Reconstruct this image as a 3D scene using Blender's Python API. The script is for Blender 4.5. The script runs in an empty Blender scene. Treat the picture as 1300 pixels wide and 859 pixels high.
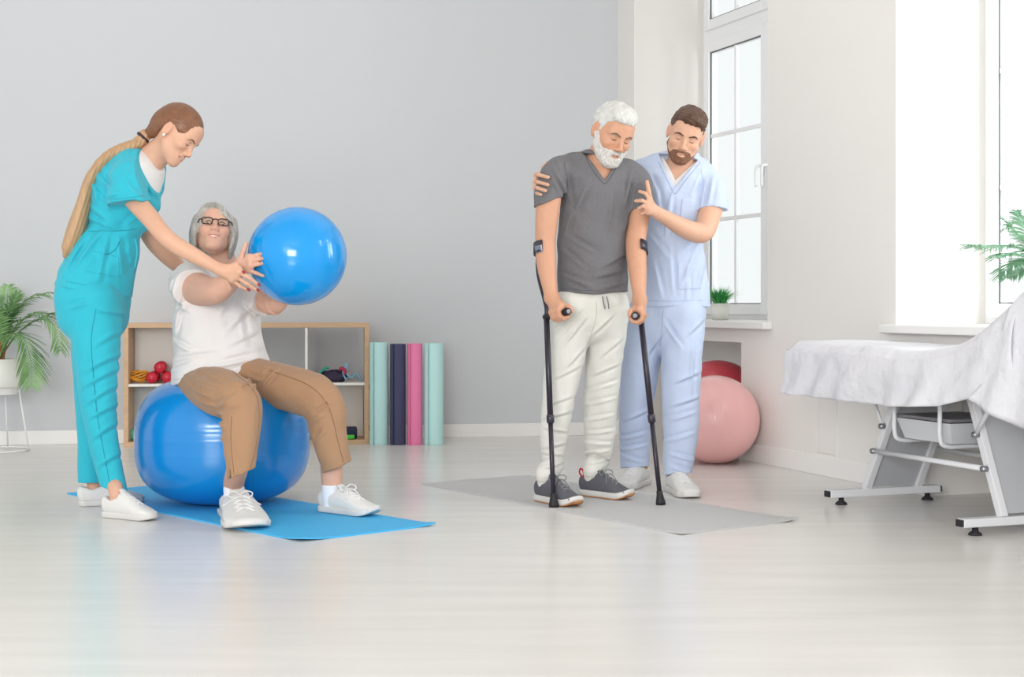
import bpy, bmesh, math, random
import numpy as np
from mathutils import Vector, Matrix

# ------------------------------------------------------------------ camera, world, lights, exposure
F, HOR, H = 1850.0, 387.0, 0.855          # focal length in px (1300 px wide frame), horizon row, camera height
ZOOM, CX, CY = 1.0, 650.0, 429.5
scene = bpy.context.scene
COL = scene.collection
cam_d = bpy.data.cameras.new('camera'); cam = bpy.data.objects.new('camera', cam_d); COL.objects.link(cam)
cam.location = (0, 0, H); cam.rotation_euler = (math.radians(90), 0, 0)
cam_d.sensor_width = 36.0; cam_d.lens = 36.0 * F / 1300.0 * ZOOM
cam_d.shift_x = (CX - 650.0) / 1300.0 * ZOOM
cam_d.shift_y = (HOR - CY) / 1300.0 * ZOOM
cam_d.clip_end = 100
scene.camera = cam
KEY, CEI, WIN, SKY, FIL, EXPO = 28, 17, 190, 0.95, 262, 0.14     # light levels
world = bpy.data.worlds.new('world'); scene.world = world; world.use_nodes = True
bg = world.node_tree.nodes['Background']
bg.inputs[0].default_value = (0.97, 0.985, 1.0, 1); bg.inputs[1].default_value = SKY
def area_light(name, loc, target, size, size_y, power, color=(1, 1, 1)):
    d = bpy.data.lights.new(name, 'AREA'); d.shape = 'RECTANGLE'; d.size = size; d.size_y = size_y
    d.energy = power; d.color = color
    o = bpy.data.objects.new(name, d); COL.objects.link(o); o.location = loc
    o.rotation_euler = (Vector(target) - Vector(loc)).to_track_quat('-Z', 'Y').to_euler()
    return o
area_light('softbox_key', (-3.0, -1.2, 2.7), (0.4, 7.2, 0.7), 2.2, 1.8, KEY, (1.0, 0.985, 0.965))
area_light('ceiling_fill', (-0.9, 7.3, 3.58), (-0.9, 7.3, 0), 5.0, 3.0, CEI, (1.0, 0.99, 0.98))  # fill light added under the ceiling to brighten the far half; no known fitting
area_light('window_daylight', (3.2, 5.3, 2.0), (0.0, 6.6, 1.0), 2.2, 2.4, WIN, (0.97, 0.985, 1.0))
area_light('softbox_fill', (-1.5, -2.0, 1.75), (0.0, 8.0, 0.6), 2.6, 1.8, FIL, (1.0, 0.99, 0.98))
scene.view_settings.view_transform = 'Standard'
scene.view_settings.look = 'None'
scene.view_settings.gamma = 1.0
scene.view_settings.use_curve_mapping = False
scene.view_settings.exposure = EXPO

# ------------------------------------------------------------------ helpers
def U(px, py, Y): return np.array([(px - 650.0) / F * Y, Y, H - (py - HOR) / F * Y])
def G(px, py, z=0.0):
    Y = (H - z) * F / (py - HOR); return np.array([(px - 650.0) / F * Y, Y, z])
def nrm(v):
    v = np.asarray(v, float); return v / max(np.linalg.norm(v), 1e-9)

def srgb(r, g, b):
    def c(x):
        x /= 255.0
        return x / 12.92 if x <= 0.04045 else ((x + 0.055) / 1.055) ** 2.4
    return (c(r), c(g), c(b), 1.0)

MATS = {}
def mat(name, col, rough=0.5, spec=0.5, metal=0.0, bump=None, mottle=None, coat=0.0, sheen=0.0, attr=False, sss=0.0, trans=0.0, stretch=None):
    """bump=(scale, strength, distance); mottle=(scale, amount)"""
    if name in MATS: return MATS[name]
    m = bpy.data.materials.new(name); m.use_nodes = True; MATS[name] = m
    nt = m.node_tree; b = nt.nodes['Principled BSDF']
    b.inputs['Base Color'].default_value = col; b.inputs['Roughness'].default_value = rough
    b.inputs['Specular IOR Level'].default_value = spec; b.inputs['Metallic'].default_value = metal
    b.inputs['Coat Weight'].default_value = coat
    b.inputs['Sheen Weight'].default_value = sheen
    if sss:
        b.inputs['Subsurface Weight'].default_value = sss
        b.inputs['Subsurface Radius'].default_value = (0.02, 0.008, 0.004)
        b.inputs['Subsurface Scale'].default_value = 0.6
    tc = nt.nodes.new('ShaderNodeTexCoord'); mp = nt.nodes.new('ShaderNodeMapping')
    nt.links.new(tc.outputs['Object'], mp.inputs['Vector'])
    if stretch: mp.inputs['Scale'].default_value = stretch
    src = None
    if attr:
        a = nt.nodes.new('ShaderNodeVertexColor'); a.layer_name = 'Col'; src = a.outputs['Color']
        nt.links.new(src, b.inputs['Base Color'])
    if mottle:
        n = nt.nodes.new('ShaderNodeTexNoise'); n.inputs['Scale'].default_value = mottle[0]; n.inputs['Detail'].default_value = 5
        nt.links.new(mp.outputs['Vector'], n.inputs['Vector'])
        r = nt.nodes.new('ShaderNodeMapRange'); r.inputs[1].default_value = 0.25; r.inputs[2].default_value = 0.75
        r.inputs[3].default_value = 1 - mottle[1]; r.inputs[4].default_value = 1 + mottle[1]
        nt.links.new(n.outputs['Fac'], r.inputs[0])
        mx = nt.nodes.new('ShaderNodeMix'); mx.data_type = 'RGBA'; mx.blend_type = 'MULTIPLY'; mx.inputs[0].default_value = 1
        if src: nt.links.new(src, mx.inputs[6])
        else: mx.inputs[6].default_value = col
        nt.links.new(r.outputs[0], mx.inputs[7]); nt.links.new(mx.outputs[2], b.inputs['Base Color'])
    if bump:
        n = nt.nodes.new('ShaderNodeTexNoise'); n.inputs['Scale'].default_value = bump[0]; n.inputs['Detail'].default_value = 4
        nt.links.new(mp.outputs['Vector'], n.inputs['Vector'])
        bp = nt.nodes.new('ShaderNodeBump'); bp.inputs['Strength'].default_value = bump[1]; bp.inputs['Distance'].default_value = bump[2]
        nt.links.new(n.outputs['Fac'], bp.inputs['Height']); nt.links.new(bp.outputs['Normal'], b.inputs['Normal'])
    return m

def glass_mat():
    m = bpy.data.materials.new('window_glass'); m.use_nodes = True; nt = m.node_tree
    for n in list(nt.nodes): nt.nodes.remove(n)
    o = nt.nodes.new('ShaderNodeOutputMaterial'); t = nt.nodes.new('ShaderNodeBsdfTransparent'); g = nt.nodes.new('ShaderNodeBsdfGlossy')
    g.inputs['Roughness'].default_value = 0.02; t.inputs[0].default_value = (0.97, 0.985, 0.98, 1)
    mx = nt.nodes.new('ShaderNodeMixShader'); mx.inputs[0].default_value = 0.05
    nt.links.new(t.outputs[0], mx.inputs[1]); nt.links.new(g.outputs[0], mx.inputs[2])
    nt.links.new(mx.outputs[0], o.inputs[0]); return m

ORG = {}
def root(name, loc, label, cat, group=None):
    o = bpy.data.objects.new(name, None); COL.objects.link(o); o.location = tuple(loc); o.empty_display_size = 0.1
    ORG[o.name] = np.array(loc, float); tag(o, label, cat, group); return o
def tag(o, label, cat, group=None):
    o['label'] = label; o['category'] = cat
    if group: o['group'] = group
    return o
def structure(o): o['kind'] = 'structure'; return o
def link_mesh(name, me, m, parent=None, smooth=False, loc=None):
    if m is not None: me.materials.append(m)
    if smooth: me.polygons.foreach_set('use_smooth', np.ones(len(me.polygons), bool))
    o = bpy.data.objects.new(name, me); COL.objects.link(o)
    if parent is not None:
        o.parent = parent; ORG[o.name] = ORG[parent.name]
    else:
        ORG[o.name] = np.zeros(3) if loc is None else np.array(loc, float)
        if loc is not None: o.location = tuple(loc)
    return o
def mk(name, verts, faces, m, parent=None, smooth=False, loc=None, col=None):
    """verts in world coordinates; moved into the parent's frame"""
    v = np.asarray(verts, np.float64)
    off = ORG[parent.name] if parent is not None else (np.zeros(3) if loc is None else np.array(loc, float))
    me = bpy.data.meshes.new(name); v = v - off
    if isinstance(faces, np.ndarray) and faces.ndim == 2:
        n = faces.shape[1]; M = len(faces)
        me.vertices.add(len(v)); me.vertices.foreach_set('co', v.astype(np.float32).ravel())
        me.loops.add(M * n); me.loops.foreach_set('vertex_index', faces.astype(np.int32).ravel())
        me.polygons.add(M); me.polygons.foreach_set('loop_start', np.arange(0, M * n, n, dtype=np.int32))
        me.update(calc_edges=True)
    else:
        me.from_pydata([tuple(x) for x in v], [], [tuple(f) for f in faces]); me.update()
    if col is not None:
        a = me.color_attributes.new('Col', 'FLOAT_COLOR', 'POINT')
        c = np.ones((len(v), 4), np.float32); c[:, :3] = col; a.data.foreach_set('color', c.ravel())
    return link_mesh(name, me, m, parent, smooth, loc)

class MB:
    """collects pieces of ONE part"""
    def __init__(s): s.v = []; s.f = []
    def raw(s, v, f):
        b = len(s.v); s.v += [tuple(map(float, x)) for x in v]; s.f += [tuple(b + i for i in q) for q in f]; return s
    def box(s, c, ax, bev=0.0):
        """c centre, ax = three half-extent vectors; bevelled by chamfer when bev>0"""
        bm = bmesh.new(); bmesh.ops.create_cube(bm, size=2.0)
        ax = [np.array(a, float) for a in ax]; ln = [np.linalg.norm(a) for a in ax]; un = [nrm(a) for a in ax]
        for v in bm.verts: v.co = Vector((v.co.x * ln[0], v.co.y * ln[1], v.co.z * ln[2]))
        if bev > 0: bmesh.ops.bevel(bm, geom=list(bm.edges), offset=bev, segments=2, profile=0.5, affect='EDGES')
        pts = [np.array(c, float) + un[0] * v.co.x + un[1] * v.co.y + un[2] * v.co.z for v in bm.verts]
        bm.verts.index_update(); fl = [[v.index for v in f.verts] for f in bm.faces]; bm.free()
        if np.dot(np.cross(un[0], un[1]), un[2]) < 0: fl = [q[::-1] for q in fl]
        return s.raw(pts, fl)
    def tube(s, pts, r, n=10, caps=True, flat=None):
        """flat=(dir, k): squash the section along dir by k"""
        P = [np.array(p, float) for p in pts]; N = len(P)
        R = r if hasattr(r, '__len__') else [r] * N
        T = [nrm(P[min(i + 1, N - 1)] - P[max(i - 1, 0)]) for i in range(N)]
        a = np.cross(T[0], (0, 0, 1)) if abs(T[0][2]) < 0.9 else np.cross(T[0], (1, 0, 0)); a = nrm(a)
        vs = []; fs = []
        for i in range(N):
            a = nrm(a - T[i] * np.dot(a, T[i])); b = np.cross(T[i], a)
            for j in range(n):
                t = 2 * math.pi * j / n; o = (a * math.cos(t) + b * math.sin(t)) * R[i]
                if flat is not None: fd = np.array(flat[0], float); o = o - fd * np.dot(o, fd) * (1 - flat[1])
                vs.append(P[i] + o)
        for i in range(N - 1):
            for j in range(n):
                k = (j + 1) % n; fs.append((i * n + j, i * n + k, (i + 1) * n + k, (i + 1) * n + j))
        if caps: fs.append(tuple(range(n))[::-1]); fs.append(tuple((N - 1) * n + j for j in range(n)))
        return s.raw(vs, fs)
    def lathe(s, prof, c, ax=(0, 0, 1), n=32):
        """prof list of (radius, height)"""
        ax = nrm(ax); a = nrm(np.cross(ax, (1, 0, 0)) if abs(ax[0]) < 0.9 else np.cross(ax, (0, 1, 0))); b = np.cross(ax, a)
        vs = []; fs = []; c = np.array(c, float)
        for (r, h) in prof:
            for j in range(n):
                t = 2 * math.pi * j / n; vs.append(c + ax * h + (a * math.cos(t) + b * math.sin(t)) * max(r, 1e-5))
        for i in range(len(prof) - 1):
            for j in range(n):
                k = (j + 1) % n; fs.append((i * n + j, i * n + k, (i + 1) * n + k, (i + 1) * n + j))
        return s.raw(vs, fs)
    def ellipsoid(s, c, ax, n=14, m=10):
        ax = [np.array(a, float) for a in ax]; c = np.array(c, float); vs = []; fs = []
        for i in range(m + 1):
            p = math.pi * i / m
            for j in range(n):
                t = 2 * math.pi * j / n
                vs.append(c + ax[0] * math.sin(p) * math.cos(t) + ax[1] * math.sin(p) * math.sin(t) + ax[2] * math.cos(p))
        for i in range(m):
            for j in range(n):
                k = (j + 1) % n; fs.append((i * n + j, (i + 1) * n + j, (i + 1) * n + k, i * n + k))
        return s.raw(vs, fs)
    def build(s, name, m, parent=None, smooth=False, loc=None):
        return mk(name, s.v, s.f, m, parent, smooth, loc)
def spl(pts, n=8):
    """Catmull-Rom through rows of any width"""
    p = np.array(pts, float)
    if len(p) == 2: return np.array([p[0] + (p[1] - p[0]) * t for t in np.linspace(0, 1, n + 1)])
    q = np.vstack([2 * p[0] - p[1], p, 2 * p[-1] - p[-2]]); out = []
    for i in range(1, len(q) - 2):
        for t in np.linspace(0, 1, n, endpoint=False):
            a, b, c, d = q[i - 1], q[i], q[i + 1], q[i + 2]
            out.append(0.5 * (2 * b + (c - a) * t + (2 * a - 5 * b + 4 * c - d) * t * t + (3 * b - a - 3 * c + d) * t ** 3))
    out.append(p[-1]); return np.array(out)

# ------------------------------------------------------------------ signed-distance modelling of soft bodies
def smin(a, b, k):
    if k <= 0: return np.minimum(a, b)
    h = np.maximum(k - np.abs(a - b), 0) / k
    return np.minimum(a, b) - h * h * k * 0.25
def smax(a, b, k): return -smin(-a, -b, k)
class Sdf:
    def __init__(s): s.ops = []
    def add(s, p, k=0.0): s.ops.append(('u', p[0], np.array(p[1]), np.array(p[2]), k)); return s
    def cut(s, p, k=0.0): s.ops.append(('s', p[0], np.array(p[1]), np.array(p[2]), k)); return s
    def isect(s, fn, k=0.0): s.ops.append(('i', fn, None, None, k)); return s
    def disp(s, fn): s.ops.append(('d', fn, None, None, 0)); return s
    def ev(s, P, mar=0.05):
        d = np.full(len(P), 1.0, np.float32)
        for kind, fn, lo, hi, k in s.ops:
            if kind == 'i': d = smax(d, fn(P), k)
            elif kind == 'd':
                ix = np.nonzero(np.abs(d) < 0.08)[0]
                if len(ix): d[ix] += fn(P[ix])
            else:
                m = mar + k
                ix = np.nonzero(((P > lo - m) & (P < hi + m)).all(1))[0]
                if not len(ix): continue
                v = fn(P[ix])
                d[ix] = smin(d[ix], v, k) if kind == 'u' else smax(d[ix], -v, k)
        return d
    def ev_blocks(s, P, cen, R, dc=None):
        """P (B,n,3) points of B blocks with centres cen and radius R; operations far from a block are skipped"""
        nB, n = P.shape[:2]; d = np.full((nB, n), 1.0, np.float32)
        for kind, fn, lo, hi, k in s.ops:
            if kind == 'i': d = smax(d, fn(P.reshape(-1, 3)).reshape(nB, n), k)
            elif kind == 'd':
                m = np.nonzero(np.abs(d).min(1) < 0.05)[0]
                if len(m): d[m] += fn(P[m].reshape(-1, 3)).reshape(len(m), n)
            else:
                mr = R + k + 0.012; m = np.nonzero(((cen > lo - mr) & (cen < hi + mr)).all(1))[0]
                if not len(m): continue
                dv = fn(cen[m]); lim = 3.2 * R + 2 * k if dc is None else 2.4 * R + 1.5 * k + 0.008 + (dc[m] if kind == 'u' else -dc[m])
                m = m[dv < lim]
                if not len(m): continue
                v = fn(P[m].reshape(-1, 3)).reshape(len(m), n)
                d[m] = smin(d[m], v, k) if kind == 'u' else smax(d[m], -v, k)
        return d
    def bounds(s):
        lo = np.min([o[2] for o in s.ops if o[0] == 'u'], 0); hi = np.max([o[3] for o in s.ops if o[0] == 'u'], 0); return lo, hi
def cap(a, b, ra, rb=None):
    a = np.asarray(a, float); b = np.asarray(b, float); rb = ra if rb is None else rb
    ab = b - a; L = max(ab @ ab, 1e-12); R = max(ra, rb)
    def f(P):
        t = np.clip(((P - a) @ ab) / L, 0, 1)
        return np.linalg.norm(P - a - t[:, None] * ab, axis=1) - (ra + (rb - ra) * t)
    return f, np.minimum(a, b) - R, np.maximum(a, b) + R
def ell(c, r, R=None):
    c = np.asarray(c, float); r = np.asarray(r, float); M = np.eye(3) if R is None else np.asarray(R, float)
    def f(P):
        q = (P - c) @ M.T; k0 = np.linalg.norm(q / r, axis=1); k1 = np.linalg.norm(q / (r * r), axis=1)
        return k0 * (k0 - 1) / np.maximum(k1, 1e-9)
    e = np.sqrt(((M.T * r) ** 2).sum(1)); return f, c - e, c + e
def loft(st, xd=(1, 0, 0), n=4, pw=2.0, capk=1.0, px=True):
    """st rows: px: (px,py,Y,rx_px,ry_px); else (x,y,z,rx,ry). rx lies along xd."""
    rows = []
    for r in st:
        if px:
            p = U(r[0], r[1], r[2]); k = r[2] / F; rows.append([*p, r[3] * k, (r[4] if len(r) > 4 else r[3]) * k])
        else: rows.append([r[0], r[1], r[2], r[3], r[4] if len(r) > 4 else r[3]])
    S = spl(rows, n); C = S[:, :3]; RX = S[:, 3]; RY = S[:, 4]; N = len(C)
    T = np.array([nrm(C[min(i + 1, N - 1)] - C[max(i - 1, 0)]) for i in range(N)])
    X = np.array([nrm(np.array(xd, float) - t * np.dot(xd, t)) for t in T]); Yv = np.cross(T, X)
    rm = np.maximum(RX, RY).max(); C, X, Yv, T, RX, RY = [q.astype(np.float32) for q in (C, X, Yv, T, RX, RY)]
    C0 = C.mean(0); CC = (C - C0)[:-1]; AB = C[1:] - C[:-1]; LL = np.maximum((AB * AB).sum(1), 1e-12); CAB = (CC * AB).sum(1); CN = (CC * CC).sum(1)
    def f(P):
        P = P.astype(np.float32); Q = P - C0; PP = (Q * Q).sum(1)[:, None]
        dt = Q @ AB.T - CAB; t = np.clip(dt / LL, 0, 1); d2 = PP - 2 * (Q @ CC.T) + CN - 2 * t * dt + t * t * LL
        bi = d2.argmin(1); bt = t[np.arange(len(P)), bi]
        j = bi + 1; w = bt[:, None]
        c = C[bi] * (1 - w) + C[j] * w; x = X[bi] * (1 - w) + X[j] * w; y = Yv[bi] * (1 - w) + Yv[j] * w; tt = T[bi] * (1 - w) + T[j] * w
        rx = RX[bi] * (1 - bt) + RX[j] * bt; ry = RY[bi] * (1 - bt) + RY[j] * bt
        q = P - c; u = (q * x).sum(1); v = (q * y).sum(1); a = (q * tt).sum(1); rw = np.minimum(rx, ry) * capk
        if pw == 2.0: k0 = np.sqrt((u / rx) ** 2 + (v / ry) ** 2 + (a / rw) ** 2)
        else: k0 = (np.abs(u / rx) ** pw + np.abs(v / ry) ** pw + np.abs(a / rw) ** pw) ** (1 / pw)
        k1 = np.sqrt((u / rx ** 2) ** 2 + (v / ry ** 2) ** 2 + (a / rw ** 2) ** 2)
        return (k0 * (k0 - 1) / np.maximum(k1, 1e-6)).astype(np.float32)
    return f, C.min(0) - rm, C.max(0) + rm
def px_of(p, r): return (650.0 + p[0] / p[1] * F, HOR + (H - p[2]) / p[1] * F, p[1], r / p[1] * F)
def part(sd, *st, xd=(1, 0, 0), n=4, pw=2.0, end=None, inner=None, top=None, k=0.03):
    """add a tube (sleeve, trouser leg, collar) that ends in a clean cut: end=(point, outward normal); inner=stations hollowed out of it"""
    q = Sdf(); q.add(loft(list(st), xd, n, pw)); lo, hi = q.bounds()
    for e in (end, top):
        if e is not None: q.isect(plane(e[0], e[1]), 0.003)
    if inner is not None: q.cut(loft(list(inner), xd, 3), 0.003)
    sd.add((lambda P: q.ev(P, 0.09), lo, hi), k); return sd
def plane(p, n):
    """solid side is where (P-p).n < 0"""
    p = np.asarray(p, float); n = nrm(n); return lambda P: (P - p) @ n
def prism(pts, fwd, front=None):
    """convex polygon (world points) extruded along fwd; front: keep only points ahead of this point"""
    fwd = nrm(fwd); e1 = nrm(np.cross(fwd, (0, 0, 1))); e2 = np.cross(e1, fwd)
    q = np.array([[np.dot(p, e1), np.dot(p, e2)] for p in pts]); c = q.mean(0)
    pl = []
    for i in range(len(q)):
        a, b = q[i], q[(i + 1) % len(q)]; n = np.array([b[1] - a[1], a[0] - b[0]]); n = n / np.linalg.norm(n)
        if np.dot(n, a - c) < 0: n = -n
        pl.append((n, np.dot(n, a)))
    def f(P):
        u = P @ e1; v = P @ e2; d = np.full(len(P), -1e3)
        for n, o in pl: d = np.maximum(d, u * n[0] + v * n[1] - o)
        if front is not None: d = np.maximum(d, (np.asarray(front) - P) @ fwd)
        return d
    P = np.array(pts); return f, P.min(0) - 0.4, P.max(0) + 0.4
def wav(seed, scale, amp, stretch=(1, 1, 1), n=7):
    """soft pseudo-random displacement; stretch<1 elongates folds along that axis"""
    rg = np.random.RandomState(seed); ks = rg.normal(size=(n, 3)); ks /= np.linalg.norm(ks, axis=1)[:, None]
    ks *= (2 * math.pi / scale) * rg.uniform(0.6, 1.5, n)[:, None]; ks *= np.array(stretch)
    k2 = rg.normal(size=(n, 3)); k2 *= (2 * math.pi / (scale * 3)) / np.linalg.norm(k2, axis=1)[:, None]
    ph = rg.uniform(0, 6.28, (2, n))
    def f(P):
        o = np.zeros(len(P), np.float32)
        for i in range(n): o += np.sin(P @ ks[i] + ph[0, i] + 1.6 * np.sin(P @ k2[i] + ph[1, i]))
        return o * (amp / math.sqrt(n))
    return f
def creases(segs, amp=0.006, w=0.010, ymax=None):
    """ridges over segments given as world point pairs; measured in the x-z plane, only where y < ymax"""
    A = np.array([a for a, b in segs]); Bv = np.array([b for a, b in segs])
    def f(P):
        o = np.zeros(len(P), np.float32)
        for a, b in zip(A, Bv):
            mn = np.minimum(a, b) - 4 * w; mx = np.maximum(a, b) + 4 * w
            ix = np.nonzero((P[:, 0] > mn[0]) & (P[:, 0] < mx[0]) & (P[:, 2] > mn[2]) & (P[:, 2] < mx[2]))[0]
            if not len(ix): continue
            ab = (b - a)[[0, 2]]; q = P[ix][:, [0, 2]] - a[[0, 2]]; t = np.clip(q @ ab / (ab @ ab), 0, 1)
            d = np.linalg.norm(q - t[:, None] * ab, axis=1); n = np.array([-ab[1], ab[0]]) / np.linalg.norm(ab); sd = q @ n
            m = np.sin(np.pi * np.clip(t, 0.04, 0.96)) ** 0.6
            o[ix] += (m * amp * (-np.exp(-(d / w) ** 2) + 0.8 * np.exp(-((sd - 1.7 * w) / w) ** 2) * np.exp(-(np.maximum(d - np.abs(sd), 0) / w) ** 2))).astype(np.float32)
        if ymax is not None: o *= np.clip((ymax - P[:, 1]) / 0.03, 0, 1)
        return o
    return f
def polygonize(s, h, lo=None, hi=None, newton=1):
    b0, b1 = s.bounds()
    lo = b0 - 3 * h if lo is None else np.array(lo, float); hi = b1 + 3 * h if hi is None else np.array(hi, float)
    nb = 8; B = nb * h
    nbk = np.ceil((hi - lo) / B).astype(int) + 1
    gi = np.stack(np.meshgrid(*[np.arange(n) for n in nbk], indexing='ij'), -1).reshape(-1, 3)
    Rb = B * 0.87
    dc = s.ev((lo + (gi + 0.5) * B).astype(np.float32), mar=Rb * 1.8)
    keep = np.abs(dc) < Rb * 1.7
    D = np.where(dc < 0, -1.0, 1.0).astype(np.float32).reshape(nbk)
    D = np.repeat(np.repeat(np.repeat(D, nb, 0), nb, 1), nb, 2)
    D6 = D.reshape(nbk[0], nb, nbk[1], nb, nbk[2], nb)
    kb = gi[keep]; dk = dc[keep]; loc = np.stack(np.meshgrid(*[np.arange(nb)] * 3, indexing='ij'), -1).reshape(-1, 3)
    CH = 160
    for i in range(0, len(kb), CH):
        k = kb[i:i + CH]
        P = (lo + (k[:, None, :] * nb + loc[None]) * h).astype(np.float32)
        D6[k[:, 0], :, k[:, 1], :, k[:, 2], :] = s.ev_blocks(P, (lo + (k + 0.5) * B).astype(np.float32), Rb, dk[i:i + CH]).reshape(len(k), nb, nb, nb)
    S = D < 0
    cnt = np.zeros(tuple(np.array(D.shape) - 1), np.uint8)
    for a in (0, 1):
        for b in (0, 1):
            for c in (0, 1):
                cnt += S[a:D.shape[0] - 1 + a, b:D.shape[1] - 1 + b, c:D.shape[2] - 1 + c]
    act = np.argwhere((cnt > 0) & (cnt < 8))
    ids = np.full(cnt.shape, -1, np.int32); ids[act[:, 0], act[:, 1], act[:, 2]] = np.arange(len(act))
    cor = [(a, b, c) for a in (0, 1) for b in (0, 1) for c in (0, 1)]
    val = np.stack([D[act[:, 0] + a, act[:, 1] + b, act[:, 2] + c] for a, b, c in cor], 1)
    acc = np.zeros((len(act), 3)); n = np.zeros(len(act))
    for i in range(8):
        for j in range(i + 1, 8):
            d = np.array(cor[j]) - np.array(cor[i])
            if np.abs(d).sum() != 1: continue
            m = (val[:, i] < 0) != (val[:, j] < 0); t = val[m, i] / (val[m, i] - val[m, j])
            acc[m] += np.array(cor[i]) + t[:, None] * d; n[m] += 1
    V = lo + (act + acc / n[:, None]) * h
    faces = []
    for ax in range(3):
        sl0 = [slice(None)] * 3; sl1 = [slice(None)] * 3; sl0[ax] = slice(0, -1); sl1[ax] = slice(1, None)
        A = S[tuple(sl0)]; Bq = S[tuple(sl1)]; e = np.argwhere(A != Bq); o1, o2 = (ax + 1) % 3, (ax + 2) % 3
        e = e[(e[:, o1] > 0) & (e[:, o2] > 0) & (e[:, o1] < D.shape[o1] - 1) & (e[:, o2] < D.shape[o2] - 1)]
        def cid(d1, d2):
            q = e.copy(); q[:, o1] += d1; q[:, o2] += d2; return ids[q[:, 0], q[:, 1], q[:, 2]]
        Q = np.stack([cid(-1, -1), cid(0, -1), cid(0, 0), cid(-1, 0)], 1)
        fl = ~A[e[:, 0], e[:, 1], e[:, 2]]
        Q[fl] = Q[fl][:, ::-1]; faces.append(Q)
    Fq = np.concatenate(faces); Fq = Fq[(Fq >= 0).all(1)]
    for _ in range(newton):
        e = h * 0.5; P = V.astype(np.float32); blk = act // 12; key = (blk[:, 0] * 4096 + blk[:, 1]) * 4096 + blk[:, 2]; od = np.argsort(key, kind='stable')
        g = np.zeros((len(P), 3), np.float32); d = np.zeros(len(P), np.float32); cut_ = np.nonzero(np.diff(key[od]))[0] + 1; gs = np.split(od, cut_); n = 160
        ii = np.concatenate([np.resize(q, (-(-len(q) // n)) * n) for q in gs]).reshape(-1, n)
        for c0 in range(0, len(ii), 300):
            ix = ii[c0:c0 + 300]; Q = P[ix]; cen = Q.mean(1); Rq = 12 * h * 0.87 * 1.3; zc = np.zeros(len(ix), np.float32); dd_ = s.ev_blocks(Q, cen, Rq * 0.8, zc); d[ix] = dd_
            for a in range(3): g[ix, a] = (s.ev_blocks(Q + np.eye(3, dtype=np.float32)[a] * np.float32(e), cen, Rq * 0.8, zc) - dd_) / e
        gn = np.maximum((g * g).sum(1), 0.25); st = -(d / gn)[:, None] * g; ln = np.linalg.norm(st, axis=1)
        st *= np.minimum(1, h * 0.6 / np.maximum(ln, 1e-9))[:, None]; V = V + st
    return V, Fq
def sdf_obj(name, s, h, m, parent=None, loc=None, colf=None, lo=None, hi=None):
    V, Fq = polygonize(s, h, lo, hi)
    return mk(name, V, Fq, m, parent, True, loc, colf(V) if colf else None)
# ------------------------------------------------------------------ the room
M_wall = mat('grey_wall_paint', srgb(203, 206, 209), 0.75, 0.2, bump=(60, 0.05, 0.002))
M_white = mat('white_wall_paint', srgb(232, 229, 225), 0.7, 0.25, bump=(50, 0.05, 0.002))
M_trim = mat('white_trim', srgb(238, 237, 234), 0.35, 0.4)
M_pvc = mat('white_window_pvc', srgb(240, 241, 242), 0.3, 0.5)
M_gasket = mat('dark_gasket', srgb(95, 98, 100), 0.6)
M_glass = glass_mat()

CORNER = G(785, 551.5); RW1 = G(1096, 613.2)
ru = nrm(RW1 - CORNER)                       # along the right wall, towards the camera
rv = np.array([-ru[1], ru[0], 0.0])          # outwards, away from the room
BK0 = G(60, 563.8); bu = nrm(CORNER - BK0)    # along the back wall, to the right
bn = np.array([-bu[1], bu[0], 0.0])          # behind the back wall
CEIL = 3.65
Z3 = np.array([0, 0, 1.0])
def W(t, s, z): return CORNER + ru * t + rv * s + Z3 * z
def wt(px, s=0.0):
    r = (px - 650.0) / F; p = CORNER + rv * s
    return (r * p[1] - p[0]) / (ru[0] - r * ru[1])
def wz(px, py, s=0.0): return H - (py - HOR) / F * W(wt(px, s), s, 0)[1]
def wbox(mb, t0, t1, s0, s1, z0, z1, bev=0.0):
    return mb.box(W((t0 + t1) / 2, (s0 + s1) / 2, (z0 + z1) / 2), (ru * (t1 - t0) / 2, rv * (s1 - s0) / 2, Z3 * (z1 - z0) / 2), bev)

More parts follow.
